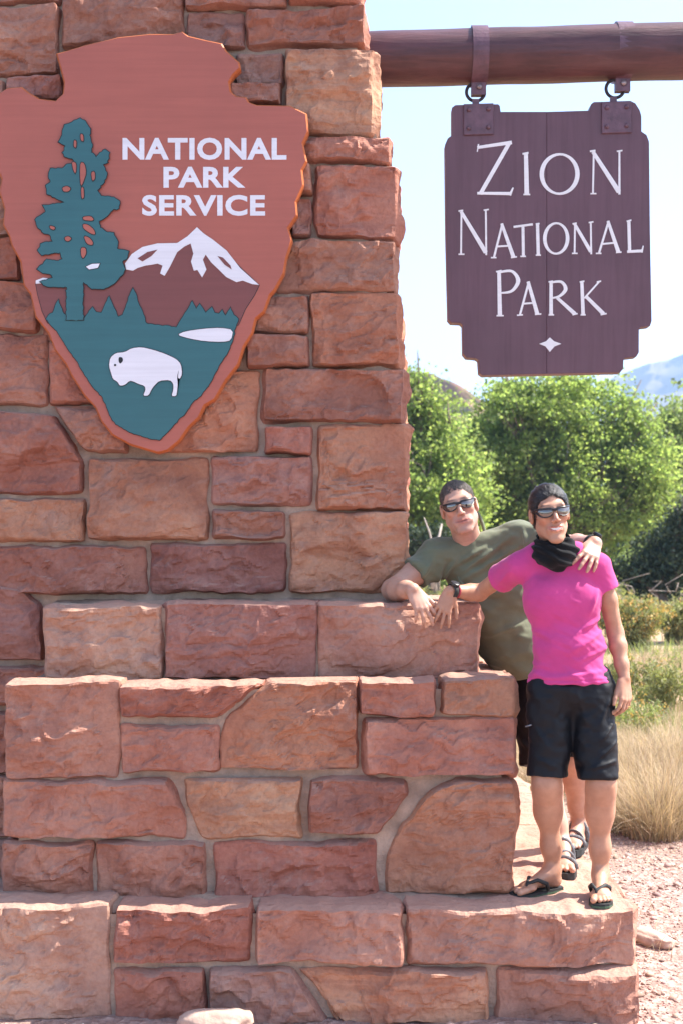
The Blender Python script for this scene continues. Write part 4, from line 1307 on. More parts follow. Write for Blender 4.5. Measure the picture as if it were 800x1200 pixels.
# arms
shR, elR, wrR = p(607, 664, 5.30), p(561, 695, 5.545), p(527, 692.5, 5.455)
S.cone(p(640, 660, 5.285), shR, .055, .046, .03)
S.chain([shR, shR * .5 + elR * .5 + A((0, 0, .004)), elR], [.043, .037, .032], .02)
S.chain([elR, elR * .7 + wrR * .3, wrR], [.033, .034, .0235], .02)
shL, elL, wrL = p(700, 664, 5.26), p(720.5, 742, 5.30), p(731, 795, 5.235)
S.cone(p(665, 660, 5.275), shL, .055, .046, .03)
S.chain([shL, shL * .5 + elL * .5 + A((.004, 0, 0)), elL], [.043, .036, .031], .02)
S.chain([elL, elL * .72 + wrL * .28, elL * .3 + wrL * .7, wrL], [.031, .033, .026, .0225], .02)
c4_ = lambda m, q, e: [(m, q, e)] * 4
tR, _ = hand(S, wrR, p(520, 711, 5.448) - wrR, (0, -1, .12), (1, 0, 0), [(.06, .28, .20), (.0, .25, .2), (.03, .28, .2), (.10, .3, .25)], spread=.13, s=.90, thumb_dir=(.72, .55, -.12), thumb_curl=.35, r=1.0)
tL, _ = hand(S, wrL, p(733.5, 832, 5.20) - wrL, (.62, -.78, .05), (-1, -.7, 0), [(.25, .55, .4), (.30, .6, .4), (.35, .65, .45), (.40, .7, .5)], spread=.05, s=.93, thumb_dir=(.85, .35, -.15), thumb_curl=.2)
# legs
legs = ((p(648, 800, 5.275), p(640, 918, 5.235), p(647.5, 1017, 5.325), (-.075, 0, 0)), (p(690, 800, 5.275), p(703.5, 918, 5.21), p(703, 1021, 5.27), (0, 0, 0)))
for hp, kn, an, _ in legs:
    S.chain([hp, hp * .5 + kn * .5, kn], [.085, .068, .0490], .03)
    S.ell(kn + A((0, -.014, .002)), (.034, .032, .045), k=.03)
    S.chain([kn, kn * .85 + an * .15 + A((0, .012, 0)), kn * .66 + an * .34 + A((0, .022, 0)), kn * .25 + an * .75 + A((0, .010, 0)), an], [.0465, .0455, .0480, .0335, .0285], .05)
foR = foot(S, legs[0][2], A((legs[0][2][0] + .012, legs[0][2][1] + .005, LEDGE + .016)), (-.86, -.55, 0), (.5, -.8, 0), s=.93, ra=.030)
foL = foot(S, legs[1][2], A((legs[1][2][0], legs[1][2][1] + .012, LEDGE + .016)), (-.16, -1, 0), (-1, .1, 0), s=.93, ra=.030)
V, Q = S.mesh(1); del S
mk('body', V, Q, M['skin_w'], WO, attr=tint_for(V, inv_frame(fw), sw, (1.0, .55, .56), False))
# teeth behind the smile
mb = MB(); vs = []
for i in range(13):
    u = -1 + i / 6; a = Pw(u * .0260, .0948 - .0090 * u * u, -.0665 + .004 * u * u); b_ = Pw(u * .0260, .0942 - .0090 * u * u, -.0768 + .009 * u * u); vs += [a, b_]
mb.add(vs, [(2 * i, 2 * i + 1, 2 * i + 3, 2 * i + 2) for i in range(12)]); mb.build('teeth', M['teeth'], WO)
build_hair('hair', fw, sw, WO, M['hair_w'], .0065, (0, .150, -.006), (.140, .128, .092), -.055, -.070, 3, .0016, .030, 11000, (1.0, .12, .035), .16, .84)
glasses(Pw, WO, sw, M['lens'])
# shirt
S = Sdf((0.55, 5.03, 1.12), (1.16, 5.48, 1.86), 0.0036)
S.ell(p(656, 702, 5.275), (.142, .100, .150), k=.04).ell(p(665, 757, 5.275), (.145, .112, .13), k=.06).ell(p(668, 800, 5.275), (.166, .118, .11), k=.05)
for bx in (638, 683): S.ell(p(bx, 704, 5.236), (.054, .040, .056), k=.09)
S.cone(p(613, 665, 5.295), p(692, 665, 5.265), .057, .057, .04).cone(p(630, 652, 5.285), p(672, 652, 5.270), .062, .062, .04)
slR = shR * .55 + elR * .45; slL = shL * .66 + elL * .34
nR = elR - shR; nL = elL - shL
for a_, b_, n_, r_ in ((shR, slR, nR, (.056, .060)), (shL, slL, nL, (.054, .058))):
    S2 = Sdf((0.55, 5.03, 1.12), (1.16, 5.48, 1.86), 0.0036)
    S2.cone(a_, b_, r_[0], r_[1], .01); S2.cone(b_, b_ * 1.4 - a_ * .4, r_[1], r_[1] * 1.03, .01); S2.cut(b_, n_, k=.003)
    S.merge(S2, .030)
hemz = p(668, 803, 5.16)
S.cut(hemz, A((.03, 0, -1)), k=.004)
V, Q = S.mesh(2)
def wf(V):
    x, y, z = V.T
    low = np.clip((1.55 - z) / .35, 0, 1)
    f = .0085 * low * vn(x * 7 + z * 9, y * 7, z * 20 - x * 6, 11) + .0055 * fbm(x * 14, y * 14, z * 30 + x * 12, 12, 2) * (.35 + low)
    for a, b, w, h in (((706, 722, 5.22), (676, 742, 5.16), .010, .010), ((708, 738, 5.22), (668, 764, 5.16), .011, .011), ((712, 758, 5.22), (678, 775, 5.15), .010, .009), ((622, 735, 5.2), (650, 752, 5.15), .012, .006),
                       ((700, 690, 5.2), (690, 720, 5.18), .009, .008), ((612, 690, 5.25), (630, 676, 5.2), .010, .007), ((720, 785, 5.22), (640, 796, 5.14), .010, .008), ((616, 775, 5.2), (650, 785, 5.15), .012, .007), ((598, 668, 5.25), (584, 686, 5.3), .010, .006)):
        f += bump_line(V, p(*a), p(*b), w, h)
    f += .0030 * np.exp(-((z - hemz[2] - .016) / .004) ** 2) * -1
    return f
V = fold(V, Q, wf)
mk('t_shirt', V, Q, M['pink'], WO)
# gaiter
S = Sdf(p(650, 645, 5.22) - .16, p(650, 645, 5.22) + .16, 0.003)
S.ell(p(650, 645, 5.225), (.090, .088, .044), k=.02).cone(p(648, 634, 5.225), p(650, 646, 5.225), .070, .080, .02).ell(p(649, 655, 5.20), (.066, .070, .030), k=.03)
S.ell(p(648, 627, 5.215), (.062, .070, .030), k=.012, op='c')
V, Q = S.mesh(1)
V = fold(V, Q, lambda V: .009 * np.sin((V[:, 2] - .18 * np.abs(V[:, 0] - .847) + .35 * (V[:, 0] - .847)) * 190 + 2.5 * vn(V[:, 0] * 9, V[:, 1] * 9, V[:, 2] * 9, 5)) * .55 + .004 * fbm(V[:, 0] * 20, V[:, 1] * 20, V[:, 2] * 40, 6, 2))
mk('neck_gaiter', V, Q, M['fleece'], WO)
# shorts
def shorts(name, parent, hipc, rad, legs, hems, rtop, rbot, lo, hi, folds, seed):
    S = Sdf(lo, hi, 0.0038)
    S.ell(hipc, rad, k=.03)
    for (hp, kn, *_), hm in zip(legs, hems):
        d = kn - hp; d /= np.linalg.norm(d)
        S.cone(hp, hm, rtop, rbot, .022); S.cone(hm, hm + d * .05, rbot, rbot, .01)
        S.cut(hm, d, hm - A((.13, .14, .12)), hm + A((.13, .14, .16)), .003) if not isinstance(hm, tuple) else None
    V, Q = S.mesh(2)
    def sf(V):
        x, y, z = V.T
        f = .0075 * vn(x * 9, y * 9, z * 7, seed) + .0050 * fbm(x * 20, y * 16, z * 26, seed + 3, 2)
        for a, b, w, h in folds: f += bump_line(V, p(*a), p(*b), w, h)
        return f
    V = fold(V, Q, sf)
    return mk(name, V, Q, M['shorts'], parent)


hmL, hmR = p(641, 911, 5.235), p(699, 913, 5.215)
so_ = shorts('shorts', WO, p(669, 812, 5.275), (.166, .112, .100), [(p(646, 805, 5.275), hmL), (p(692, 805, 5.275), hmR)], [hmL, hmR], .098, .080, (.66, 5.07, .80), (1.17, 5.48, 1.40),
             [((716, 812, 5.2), (704, 850, 5.14), .008, .007), ((720, 845, 5.2), (705, 868, 5.14), .007, .008), ((719, 868, 5.2), (702, 890, 5.13), .007, .008), ((718, 890, 5.2), (690, 902, 5.13), .008, .007),
              ((664, 815, 5.15), (655, 850, 5.14), .010, -.006), ((676, 812, 5.15), (690, 850, 5.14), .010, .006), ((625, 850, 5.15), (645, 880, 5.13), .010, .006), ((630, 890, 5.15), (655, 902, 5.13), .010, .006)], 31)
mb = MB(); mb.tube([p(615, 851.5, 5.155), p(622, 849.5, 5.150)], .0030, 5); mb.build('zip_pull', M['strap_grey'], so_)
mb = MB()   # cargo pocket flap on the outer thigh
mb.tube([p(712, 818, 5.19), p(713, 860, 5.18), p(712, 892, 5.17)], .0022, 5); mb.build('side_seam', M['shorts'], so_)


def flip_flop(fo, parent, s, th=.016):
    f, t, h = fo; u = A((0, 0, 1)); out = []
    prof = [(-.032, 0, 0), (-.02, .026, .03), (.04, .034, .034), (.10, .036, .036), (.16, .050, .046), (.20, .052, .046), (.235, .040, .030), (.246, .012, .012)]
    ptsA = [h + f * a * s + t * b * s for a, b, c in prof]; ptsB = [h + f * a * s - t * c * s for a, b, c in prof]
    loop = ptsA + ptsB[::-1]
    base = LEDGE - .0
    mb = MB(); n = len(loop)
    vs = []
    for zz in (base, base + th * .45): vs += [(q[0], q[1], zz) for q in loop]
    mb.add(vs, [tuple(range(n)), tuple(range(2 * n - 1, n - 1, -1))] + [(i, (i + 1) % n, n + (i + 1) % n, n + i) for i in range(n)])
    o = mb.build('flip_flop', M['green_sole'], parent, smooth=False)
    mb = MB(); vs = []
    for zz in (base + th * .45, base + th): vs += [(q[0], q[1], zz) for q in [h + (q - h) * .985 for q in loop]]
    mb.add(vs, [tuple(range(n)), tuple(range(2 * n - 1, n - 1, -1))] + [(i, (i + 1) % n, n + (i + 1) % n, n + i) for i in range(n)])
    mb.build('footbed', M['rubber'], o, smooth=False)
    mb = MB(); toe = h + f * .188 * s + t * .020 * s
    for sg in (-1, 1):
        c = [toe + u * .004, toe + u * .040 * s - f * .012 * s, h + f * .135 * s + t * (.010 + sg * .028) * s + u * .052 * s, h + f * .090 * s + t * (.004 + sg * .040) * s + u * .032 * s, h + f * .075 * s + t * sg * .036 * s + u * .004]
        mb.tube(c, [.004, .0065, .0080, .0085, .008], 7, flat=1.0)
    mb.build('thong_strap', M['rubber'], o)
    return o


flip_flop(foR, WO, .95); flip_flop(foL, WO, .95)
# watch on the wrist that rests on the rock


def wrist_band(name, c, axis, r, w, mat, parent, face=None, face_mat=None, fr=.018):
    c, ax = A(c), A(axis) / np.linalg.norm(axis)
    mb = MB(); u = np.cross(ax, (0, 0, 1)); u /= np.linalg.norm(u); v = np.cross(ax, u)
    rings = []
    n = 20; vs = []
    for o_, rr in ((-w, r), (-w * .8, r + .004), (w * .8, r + .004), (w, r)):
        vs += [c + ax * o_ + (u * math.cos(2 * math.pi * k / n) + v * math.sin(2 * math.pi * k / n)) * rr for k in range(n)]
    mb.add(vs, [(a * n + k, a * n + (k + 1) % n, (a + 1) * n + (k + 1) % n, (a + 1) * n + k) for a in range(3) for k in range(n)])
    o = mb.build(name, mat, parent)
    if face is not None:
        fd = A(face); fd = fd - ax * (fd @ ax); fd /= np.linalg.norm(fd)
        mf = MB(); b = c + fd * (r + .001)
        mf.tube([b, b + fd * .009, b + fd * .011], [fr, fr, fr * .82], 16, up=ax); mf.build('watch_case', face_mat or mat, o, smooth=False)
    return o


axR = wrR - (elR * .7 + wrR * .3)
wrist_band('wrist_watch', wrR - axR * .10, axR, .029, .011, M['rubber'], WO, (-.1, -.55, .8), M['frame'], .020)
wrist_band('red_wristband', wrR - axR * .26 + A((0, 0, 0)), axR, .0285, .0045, M['red_band'], WO)

# ---------------------------------------------------------------- the man
MA = empty('person', (1.0, 5.9, LEDGE), 'man in olive green t-shirt leaning on the stone step, arm round the woman', 'person')
S = Sdf((0.14, 5.08, LEDGE - .03), (1.22, 6.26, 2.14), 0.0034)
fm = head_frame(537, 593.5, 5.70, math.radians(14), yaw=math.radians(-5), pitch=math.radians(-2))
sm_ = 0.98
Pm = head(S, fm, sm_, True, False)
S.chain([Pm(0, -.015, -.065), p(549, 640, 5.77), p(556, 660, 5.80)], [.060, .060, .085], .03)
shRm, elRm, wrRm = p(513, 652, 5.77), p(459, 691, 5.685), p(483, 691, 5.470)
shLm, elLm, wrLm = p(606, 630, 5.74), p(668, 640, 5.56), p(696, 637, 5.275)
S.chain([p(560, 665, 5.82), p(600, 745, 5.88), p(640, 790, 5.95)], [.120, .125, .125], .04)
S.chain([shRm, shRm * .5 + elRm * .5, elRm], [.058, .052, .043], .02)
S.chain([elRm, elRm * .7 + wrRm * .3, elRm * .3 + wrRm * .7, wrRm], [.043, .048, .036, .029], .02)
S.chain([shLm, shLm * .5 + elLm * .5, elLm], [.058, .052, .043], .02)
S.chain([elLm, elLm * .7 + wrLm * .3, wrLm], [.043, .045, .030], .02)
hand(S, wrRm, p(491, 706, 5.448) - wrRm, (.05, -.75, .65), (1, 0, 0), [(.25, .5, .3), (.20, .35, .25), (.28, .45, .3), (.35, .5, .3)], spread=.13, s=1.0, thumb_dir=(.80, .52, -.10), thumb_curl=.3, r=1.04)
hand(S, wrLm, p(688, 660, 5.165) - wrLm, (.15, -.95, .30), (-1, 0, 0), [(.30, .35, .25), (.22, .30, .2), (.22, .35, .25), (.28, .45, .3)], spread=.12, s=.98, thumb_dir=(.72, .52, -.25), thumb_curl=.35, r=1.04)
mlegs = ((p(628, 785, 5.93), p(634, 890, 5.83), p(658, 992, 5.745)), (p(668, 782, 6.0), p(673, 890, 6.0), p(679, 963, 6.13)))
for hp, kn, an in mlegs:
    S.chain([hp, hp * .5 + kn * .5, kn], [.095, .082, .062], .03)
    S.chain([kn, kn * .68 + an * .32 + A((0, .020, 0)), kn * .25 + an * .75 + A((0, .010, 0)), an], [.060, .062, .044, .038], .03)
fmR = foot(S, mlegs[0][2], A((mlegs[0][2][0] + .006, mlegs[0][2][1] + .012, LEDGE + .026)), (-.15, -1, 0), (-.9, .1, 0) if False else (.9, -.1, 0), s=1.02, ra=.038)
fmL = foot(S, mlegs[1][2], A((mlegs[1][2][0] + .006, mlegs[1][2][1] + .012, LEDGE + .030)), (-.42, -1, 0), (-.9, .3, 0), s=1.02, ra=.038)
V, Q = S.mesh(1); del S
mk('body', V, Q, M['skin_m'], MA, attr=tint_for(V, inv_frame(fm), sm_, (.95, .60, .60), True))
build_hair('hair', fm, sm_, MA, M['hair_m'], .0016, (0, .150, -.006), (.145, .130, .088), -.030, -.060, 7, .0010, .0055, 12000, (.3, .7, .45), .30, .96)
glasses(Pm, MA, sm_, M['lens'], .020)
# shirt
S = Sdf((0.26, 5.50, 1.10), (1.08, 6.16, 2.00), 0.0042)
S.chain([p(551, 674, 5.80), p(568, 700, 5.83), p(603, 752, 5.88), p(637, 795, 5.94)], [.105, .150, .152, .155], .05)
S.ell(p(578, 665, 5.80), (.150, .105, .080), k=.05)
S.ell(p(595, 690, 5.80), (.150, .115, .13), k=.06)
S.cone(shRm, p(606, 632, 5.76), .072, .072, .05)
S.cone(p(533, 662, 5.78), p(570, 650, 5.78), .070, .070, .03)
slm = shRm * .48 + elRm * .52; sll = shLm * .45 + elLm * .55
for a_, b_, n_, r_ in ((shRm, slm, elRm - shRm, (.072, .071)), (shLm, sll, elLm - shLm, (.074, .074))):
    S2 = Sdf((0.26, 5.50, 1.10), (1.08, 6.16, 2.00), 0.0042)
    S2.cone(a_, b_, r_[0], r_[1], .01); S2.cone(b_, b_ * 1.4 - a_ * .4, r_[1], r_[1] * 1.03, .01); S2.cut(b_, n_, k=.003)
    S.merge(S2, .04)
hm = p(605, 797, 5.80); S.cut(hm, A((.30, 0, -1)), k=.004)
V, Q = S.mesh(2)
def mf(V):
    x, y, z = V.T
    f = .010 * vn(x * 7 - z * 6, y * 6, z * 16 + x * 8, 21) + .0055 * fbm(x * 14, y * 14, z * 26, 22, 2)
    for a, b, w, h in (((600, 628, 5.66), (545, 668, 5.66), .012, .012), ((608, 640, 5.66), (540, 682, 5.66), .013, .011), ((570, 640, 5.66), (535, 662, 5.66), .010, .009), ((520, 662, 5.68), (505, 690, 5.68), .012, .012),
                       ((535, 655, 5.68), (512, 690, 5.68), .011, .010), ((612, 622, 5.66), (618, 655, 5.66), .009, .009), ((506, 655, 5.70), (490, 685, 5.66), .010, .007), ((560, 700, 5.66), (600, 690, 5.66), .014, .008), ((570, 745, 5.70), (615, 730, 5.70), .014, .007)):
        f += bump_line(V, p(*a), p(*b), w, h * 1.6)
    return f
V = fold(V, Q, mf)
ts = mk('t_shirt', V, Q, M['olive'], MA)
# ribbed collar
nk = p(549, 639, 5.768); mb = MB(); ax = A(Pm(0, -.015, -.2)) - A(Pm(0, 0, 0)); ax /= np.linalg.norm(ax)
u = A((1, 0, 0)); u -= ax * (u @ ax); u /= np.linalg.norm(u); v = np.cross(ax, u)
pts = [nk + ax * (.012 - .016 * math.sin(t) * 0) + u * math.cos(t) * .073 + v * math.sin(t) * .076 + A((0, 0, -.012 * (v * math.sin(t))[1] / -.07)) for t in np.linspace(0, 2 * math.pi, 37)]
mb.tube(pts, .0085, 8, cap=False); mb.build('collar', M['olive'], ts)
# shorts
mh1, mh2 = p(633, 897, 5.825), p(672.5, 884, 6.0)
shorts('shorts', MA, p(645, 795, 5.95), (.165, .125, .12), [(mlegs[0][0], mh1), (mlegs[1][0], mh2)], [mh1, mh2], .110, .092, (.62, 5.66, .74), (1.26, 6.22, 1.42),
       [((600, 820, 5.84), (615, 850, 5.8), .01, .007), ((606, 860, 5.8), (625, 885, 5.75), .01, .007)], 37)


def sport_sandal(fo, parent, s):
    f, t, h = fo; u = A((0, 0, 1))
    prof = [(-.034, 0, 0), (-.022, .028, .031), (.04, .037, .037), (.10, .040, .040), (.16, .053, .050), (.20, .053, .048), (.235, .042, .034), (.250, .014, .014)]
    loop = [h + f * a * s + t * b * s for a, b, c in prof] + [h + f * a * s - t * c * s for a, b, c in prof][::-1]; n = len(loop)
    top = float(h[2])
    mb = MB(); mb.add([(q[0], q[1], zz) for zz in (LEDGE, top) for q in loop], [tuple(range(n)), tuple(range(2 * n - 1, n - 1, -1))] + [(i, (i + 1) % n, n + (i + 1) % n, n + i) for i in range(n)])
    o = mb.build('sandal', M['rubber'], parent, smooth=False)
    def arch(a0, hgt, wid, lean=0.0, r=.010):
        m_ = MB(); pts = []
        for k in range(11):
            th = math.pi * k / 10
            pts.append(h + f * (a0 + lean * math.cos(th)) * s + t * math.cos(th) * wid * s + u * (math.sin(th) ** .8 * hgt + .002) * s)
        m_.tube(pts, r, 6, flat=.45, up=f); m_.build('webbing_strap', M['strap_grey'], o)
    arch(.165, .045, .052, .012, .011); arch(.125, .060, .046, -.02, .010); arch(.055, .096, .044, .0, .011)
    m_ = MB(); pts = [h + f * (.055 - .09 * math.sin(th)) * s + t * math.cos(th) * .042 * s + u * .062 * s for th in np.linspace(0, math.pi, 11)]
    m_.tube(pts, .011, 6, flat=.5); m_.build('webbing_strap', M['strap_grey'], o)
    return o


sport_sandal(fmR, MA, 1.02); sport_sandal(fmL, MA, 1.02)
axL = wrLm - (elLm * .7 + wrLm * .3)
wrist_band('wrist_watch', wrLm - axL * .10, axL, .034, .012, M['rubber'], MA, (.5, -.3, .8), M['frame'], .020)

# ---------------------------------------------------------------- ground, hills, haze
def ground_z(x, y):
    y = np.asarray(y, float); x = np.asarray(x, float)
    t = np.clip((y - 14) / 40, 0, 1); t = t * t * (3 - 2 * t)
    near = np.clip((y - 8.6) / 6, 0, 1)
    return 0.30 * t + 0.06 * near * vn(x * 0.35, y * 0.35, 0, 71) + 0.012 * fbm(x * 1.7, y * 1.7, 0, 73, 3) - 0.012


m, nd, lk, b = mat_new('red_gravel_ground')
mp = mapping(nd, lk, (1, 1, 1))
big = noise(nd, lk, mp, 0.55, 6, 0.6, 0.4); fine = noise(nd, lk, mp, 22, 6, 0.7)
vo = nd.new('ShaderNodeTexVoronoi'); vo.inputs['Scale'].default_value = 34; lk.new(mp.outputs[0], vo.inputs['Vector'])
vo2 = nd.new('ShaderNodeTexVoronoi'); vo2.inputs['Scale'].default_value = 85; lk.new(mp.outputs[0], vo2.inputs['Vector'])
rg = ramp(nd, [(0.25, (0.24, 0.15, 0.125)), (0.5, (0.36, 0.24, 0.20)), (0.8, (0.46, 0.34, 0.29))]); lk.new(fine.outputs[0], rg.inputs[0])
sv = nd.new('ShaderNodeSeparateColor'); lk.new(vo.outputs['Color'], sv.inputs[0])
rs = ramp(nd, [(0.0, (0.75, 0.68, 0.66)), (0.6, (1, 1, 1)), (1.0, (1.4, 1.42, 1.42))]); lk.new(sv.outputs[0], rs.inputs[0])
c = mixc(nd, lk, 0.7, rg.outputs[0], rs.outputs[0], 'MULTIPLY')
# dry litter and sandy soil further back
tc = nd.new('ShaderNodeTexCoord'); sx = nd.new('ShaderNodeSeparateXYZ'); lk.new(tc.outputs['Object'], sx.inputs[0])
mr = nd.new('ShaderNodeMapRange'); mr.inputs[1].default_value = 7.0; mr.inputs[2].default_value = 12.0; lk.new(sx.outputs[1], mr.inputs[0])
rb = ramp(nd, [(0.35, (0, 0, 0)), (0.6, (1, 1, 1))]); lk.new(big.outputs[0], rb.inputs[0])
ad = nd.new('ShaderNodeMath'); ad.operation = 'MULTIPLY_ADD'; ad.inputs[1].default_value = 0.45; lk.new(rb.outputs[0], ad.inputs[0]); lk.new(mr.outputs[0], ad.inputs[2]); ad.use_clamp = True
ml = nd.new('ShaderNodeMath'); ml.operation = 'MULTIPLY'; lk.new(ad.outputs[0], ml.inputs[0]); lk.new(mr.outputs[0], ml.inputs[1])
soil = ramp(nd, [(0.3, (0.34, 0.225, 0.145)), (0.7, (0.48, 0.35, 0.22))]); lk.new(fine.outputs[0], soil.inputs[0])
c = mixc(nd, lk, ml.outputs[0], c, soil.outputs[0])
lk.new(c, b.inputs['Base Color']); b.inputs['Roughness'].default_value = 0.95; b.inputs['Specular IOR Level'].default_value = 0.15
b1 = bump(nd, lk, b, vo.outputs['Distance'], 0.6, 0.02); b2 = bump(nd, lk, b, vo2.outputs['Distance'], 0.5, 0.008, b1); bump(nd, lk, b, fine.outputs[0], 0.5, 0.01, b2)
M['ground'] = m
ys = np.concatenate([np.linspace(-6, 3, 8)[:-1], np.linspace(3, 16, 90)[:-1], np.geomspace(16, 6000, 70)])
us = np.linspace(-1, 1, 121); us = np.sign(us) * np.abs(us) ** 1.4
Yg, Ug = np.meshgrid(ys, us, indexing='ij')
Xg = Ug * (9 + np.abs(Yg) * 1.3)
Zg = ground_z(Xg, Yg)
gi = np.arange(Xg.size).reshape(Xg.shape)
mk('ground', np.stack([Xg, Yg, Zg], -1), np.stack([gi[:-1, :-1], gi[:-1, 1:], gi[1:, 1:], gi[1:, :-1]], -1).reshape(-1, 4), M['ground'])['kind'] = 'structure'


def ridge(name, prof, d, depth, mat, rough, seed, label_kind='structure', cliff=0.5, nx=160, nz=60):
    """a landform: prof = [(px, py)] of the skyline, falling toward the viewer"""
    xs = np.linspace(prof[0][0], prof[-1][0], nx)
    top = np.interp(xs, [p[0] for p in prof], [p[1] for p in prof])
    V = []
    for j in range(nz + 1):
        t = j / nz
        # profile: talus slope then cliff, then a long back slope
        zfrac = t * 0.42 / cliff if t < cliff else 0.42 + 0.58 * ((t - cliff) / (1 - cliff))
        yy = d - depth * (1 - t) ** 1.0 * (1.0 if t < cliff else 0.55)
        X = (xs - 400) * d / F
        hgt = H + (HY - top) * d / F
        nz_ = fbm(X / (depth * .30), t * 2.2, 0, seed, 5)
        st = np.sin(t * 34 + 2.5 * vn(X / depth, t, 1, seed)) * 0.02
        V.append(np.stack([X, yy + depth * rough * (nz_ * 0.33 + st) * (1.0 if t > 0 else 0), np.maximum(hgt, 1) * zfrac * (1 + 0.05 * nz_ * (1 - t)) - (2 if j == 0 else 0)], -1))
    X = (xs - 400) * d / F
    V.append(np.stack([X, np.full(nx, d + depth * 1.5), np.full(nx, -2.0)], -1))
    V = np.stack(V); g = np.arange(V.shape[0] * nx).reshape(V.shape[0], nx)
    o = mk(name, V, np.stack([g[:-1, :-1], g[:-1, 1:], g[1:, 1:], g[1:, :-1]], -1).reshape(-1, 4), mat)
    o['kind'] = label_kind
    return o


m, nd, lk, b = mat_new('canyon_rock')
mp = mapping(nd, lk, (0.004, 0.004, 0.05)); g = noise(nd, lk, mp, 1.0, 7, 0.6, 0.4)
r = ramp(nd, [(0.3, (0.07, 0.045, 0.040)), (0.5, (0.11, 0.075, 0.065)), (0.7, (0.15, 0.11, 0.095))]); lk.new(g.outputs[0], r.inputs[0])
lk.new(r.outputs[0], b.inputs['Base Color']); b.inputs['Roughness'].default_value = 0.95
M['canyon'] = m
m, nd, lk, b = mat_new('scrub_hillside')
mp = mapping(nd, lk, (0.12, 0.12, 0.12)); g = noise(nd, lk, mp, 1.6, 8, 0.7, 0.2)
r = ramp(nd, [(0.40, (0.25, 0.135, 0.085)), (0.52, (0.20, 0.14, 0.075)), (0.60, (0.055, 0.075, 0.03))]); lk.new(g.outputs[0], r.inputs[0])
lk.new(r.outputs[0], b.inputs['Base Color']); b.inputs['Roughness'].default_value = 0.95
M['hillside'] = m
ridge('mountain', [(560, 640), (640, 520), (690, 462), (720, 434), (742, 426), (762, 414), (782, 407), (800, 402), (860, 382), (960, 395), (1150, 380), (1500, 430)], 2300, 900, M['canyon'], 1.0, 5, cliff=0.45)
ridge('hillside', [(-900, 430), (-300, 380), (200, 405), (420, 420), (470, 427), (500, 436), (535, 452), (575, 476), (640, 540), (720, 630)], 330, 120, M['hillside'], 0.5, 9, cliff=0.6)

# ---------------------------------------------------------------- vegetation
def leafmat(name, c1, c2, trans=0.45, rough=0.5, tt=(1.15, 1.25, 0.55)):
    m = bpy.data.materials.new(name); m.use_nodes = True
    nd, lk = m.node_tree.nodes, m.node_tree.links
    b = nd['Principled BSDF']; out = nd['Material Output']
    at = nd.new('ShaderNodeAttribute'); at.attribute_name = 'tint'
    mp = mapping(nd, lk, (1, 1, 1)); n = noise(nd, lk, mp, 1.1, 4)
    r = ramp(nd, [(0.3, c1), (0.7, c2)]); lk.new(n.outputs[0], r.inputs[0])
    c = mixc(nd, lk, 1.0, r.outputs[0], at.outputs[0], 'MULTIPLY')
    lk.new(c, b.inputs['Base Color']); b.inputs['Roughness'].default_value = rough; b.inputs['Specular IOR Level'].default_value = 0.3
    t = nd.new('ShaderNodeBsdfTranslucent'); lk.new(mixc(nd, lk, 1.0, c, tt, 'MULTIPLY'), t.inputs[0])
    mx = nd.new('ShaderNodeMixShader'); mx.inputs[0].default_value = trans
    lk.new(b.outputs[0], mx.inputs[1]); lk.new(t.outputs[0], mx.inputs[2]); lk.new(mx.outputs[0], out.inputs[0])
    return m


M['bark'] = simple('grey_brown_bark', (0.17, 0.125, 0.095), 0.9, var=0.3, scale=6, bmp=0.6, bscale=18)
M['leaf_a'] = leafmat('cottonwood_leaf', (0.200, 0.255, 0.090), (0.285, 0.350, 0.140), 0.70, 0.5, (1.35, 1.45, .9))
M['leaf_b'] = leafmat('grey_green_leaf', (0.180, 0.225, 0.095), (0.245, 0.290, 0.140), 0.70, 0.5, (1.35, 1.45, .9))
M['juniper'] = leafmat('juniper_foliage', (0.036, 0.056, 0.032), (0.060, 0.084, 0.044), 0.15, 0.7)


def quads_at(C, size, rg, aspect=1.7, up=0.0):
    n = len(C)
    a = rg.normal(size=(n, 3)); a[:, 2] += up; a /= np.linalg.norm(a, axis=1)[:, None]
    b_ = rg.normal(size=(n, 3)); b_ -= a * np.sum(a * b_, 1)[:, None]; b_ /= np.linalg.norm(b_, axis=1)[:, None]
    s = (size * rg.uniform(0.7, 1.3, n))[:, None]
    V = np.stack([C - a * s * aspect / 2, C + b_ * s * 0.5, C + a * s * aspect / 2, C - b_ * s * 0.5], 1).reshape(-1, 3)
    return V, np.arange(4 * n).reshape(n, 4)


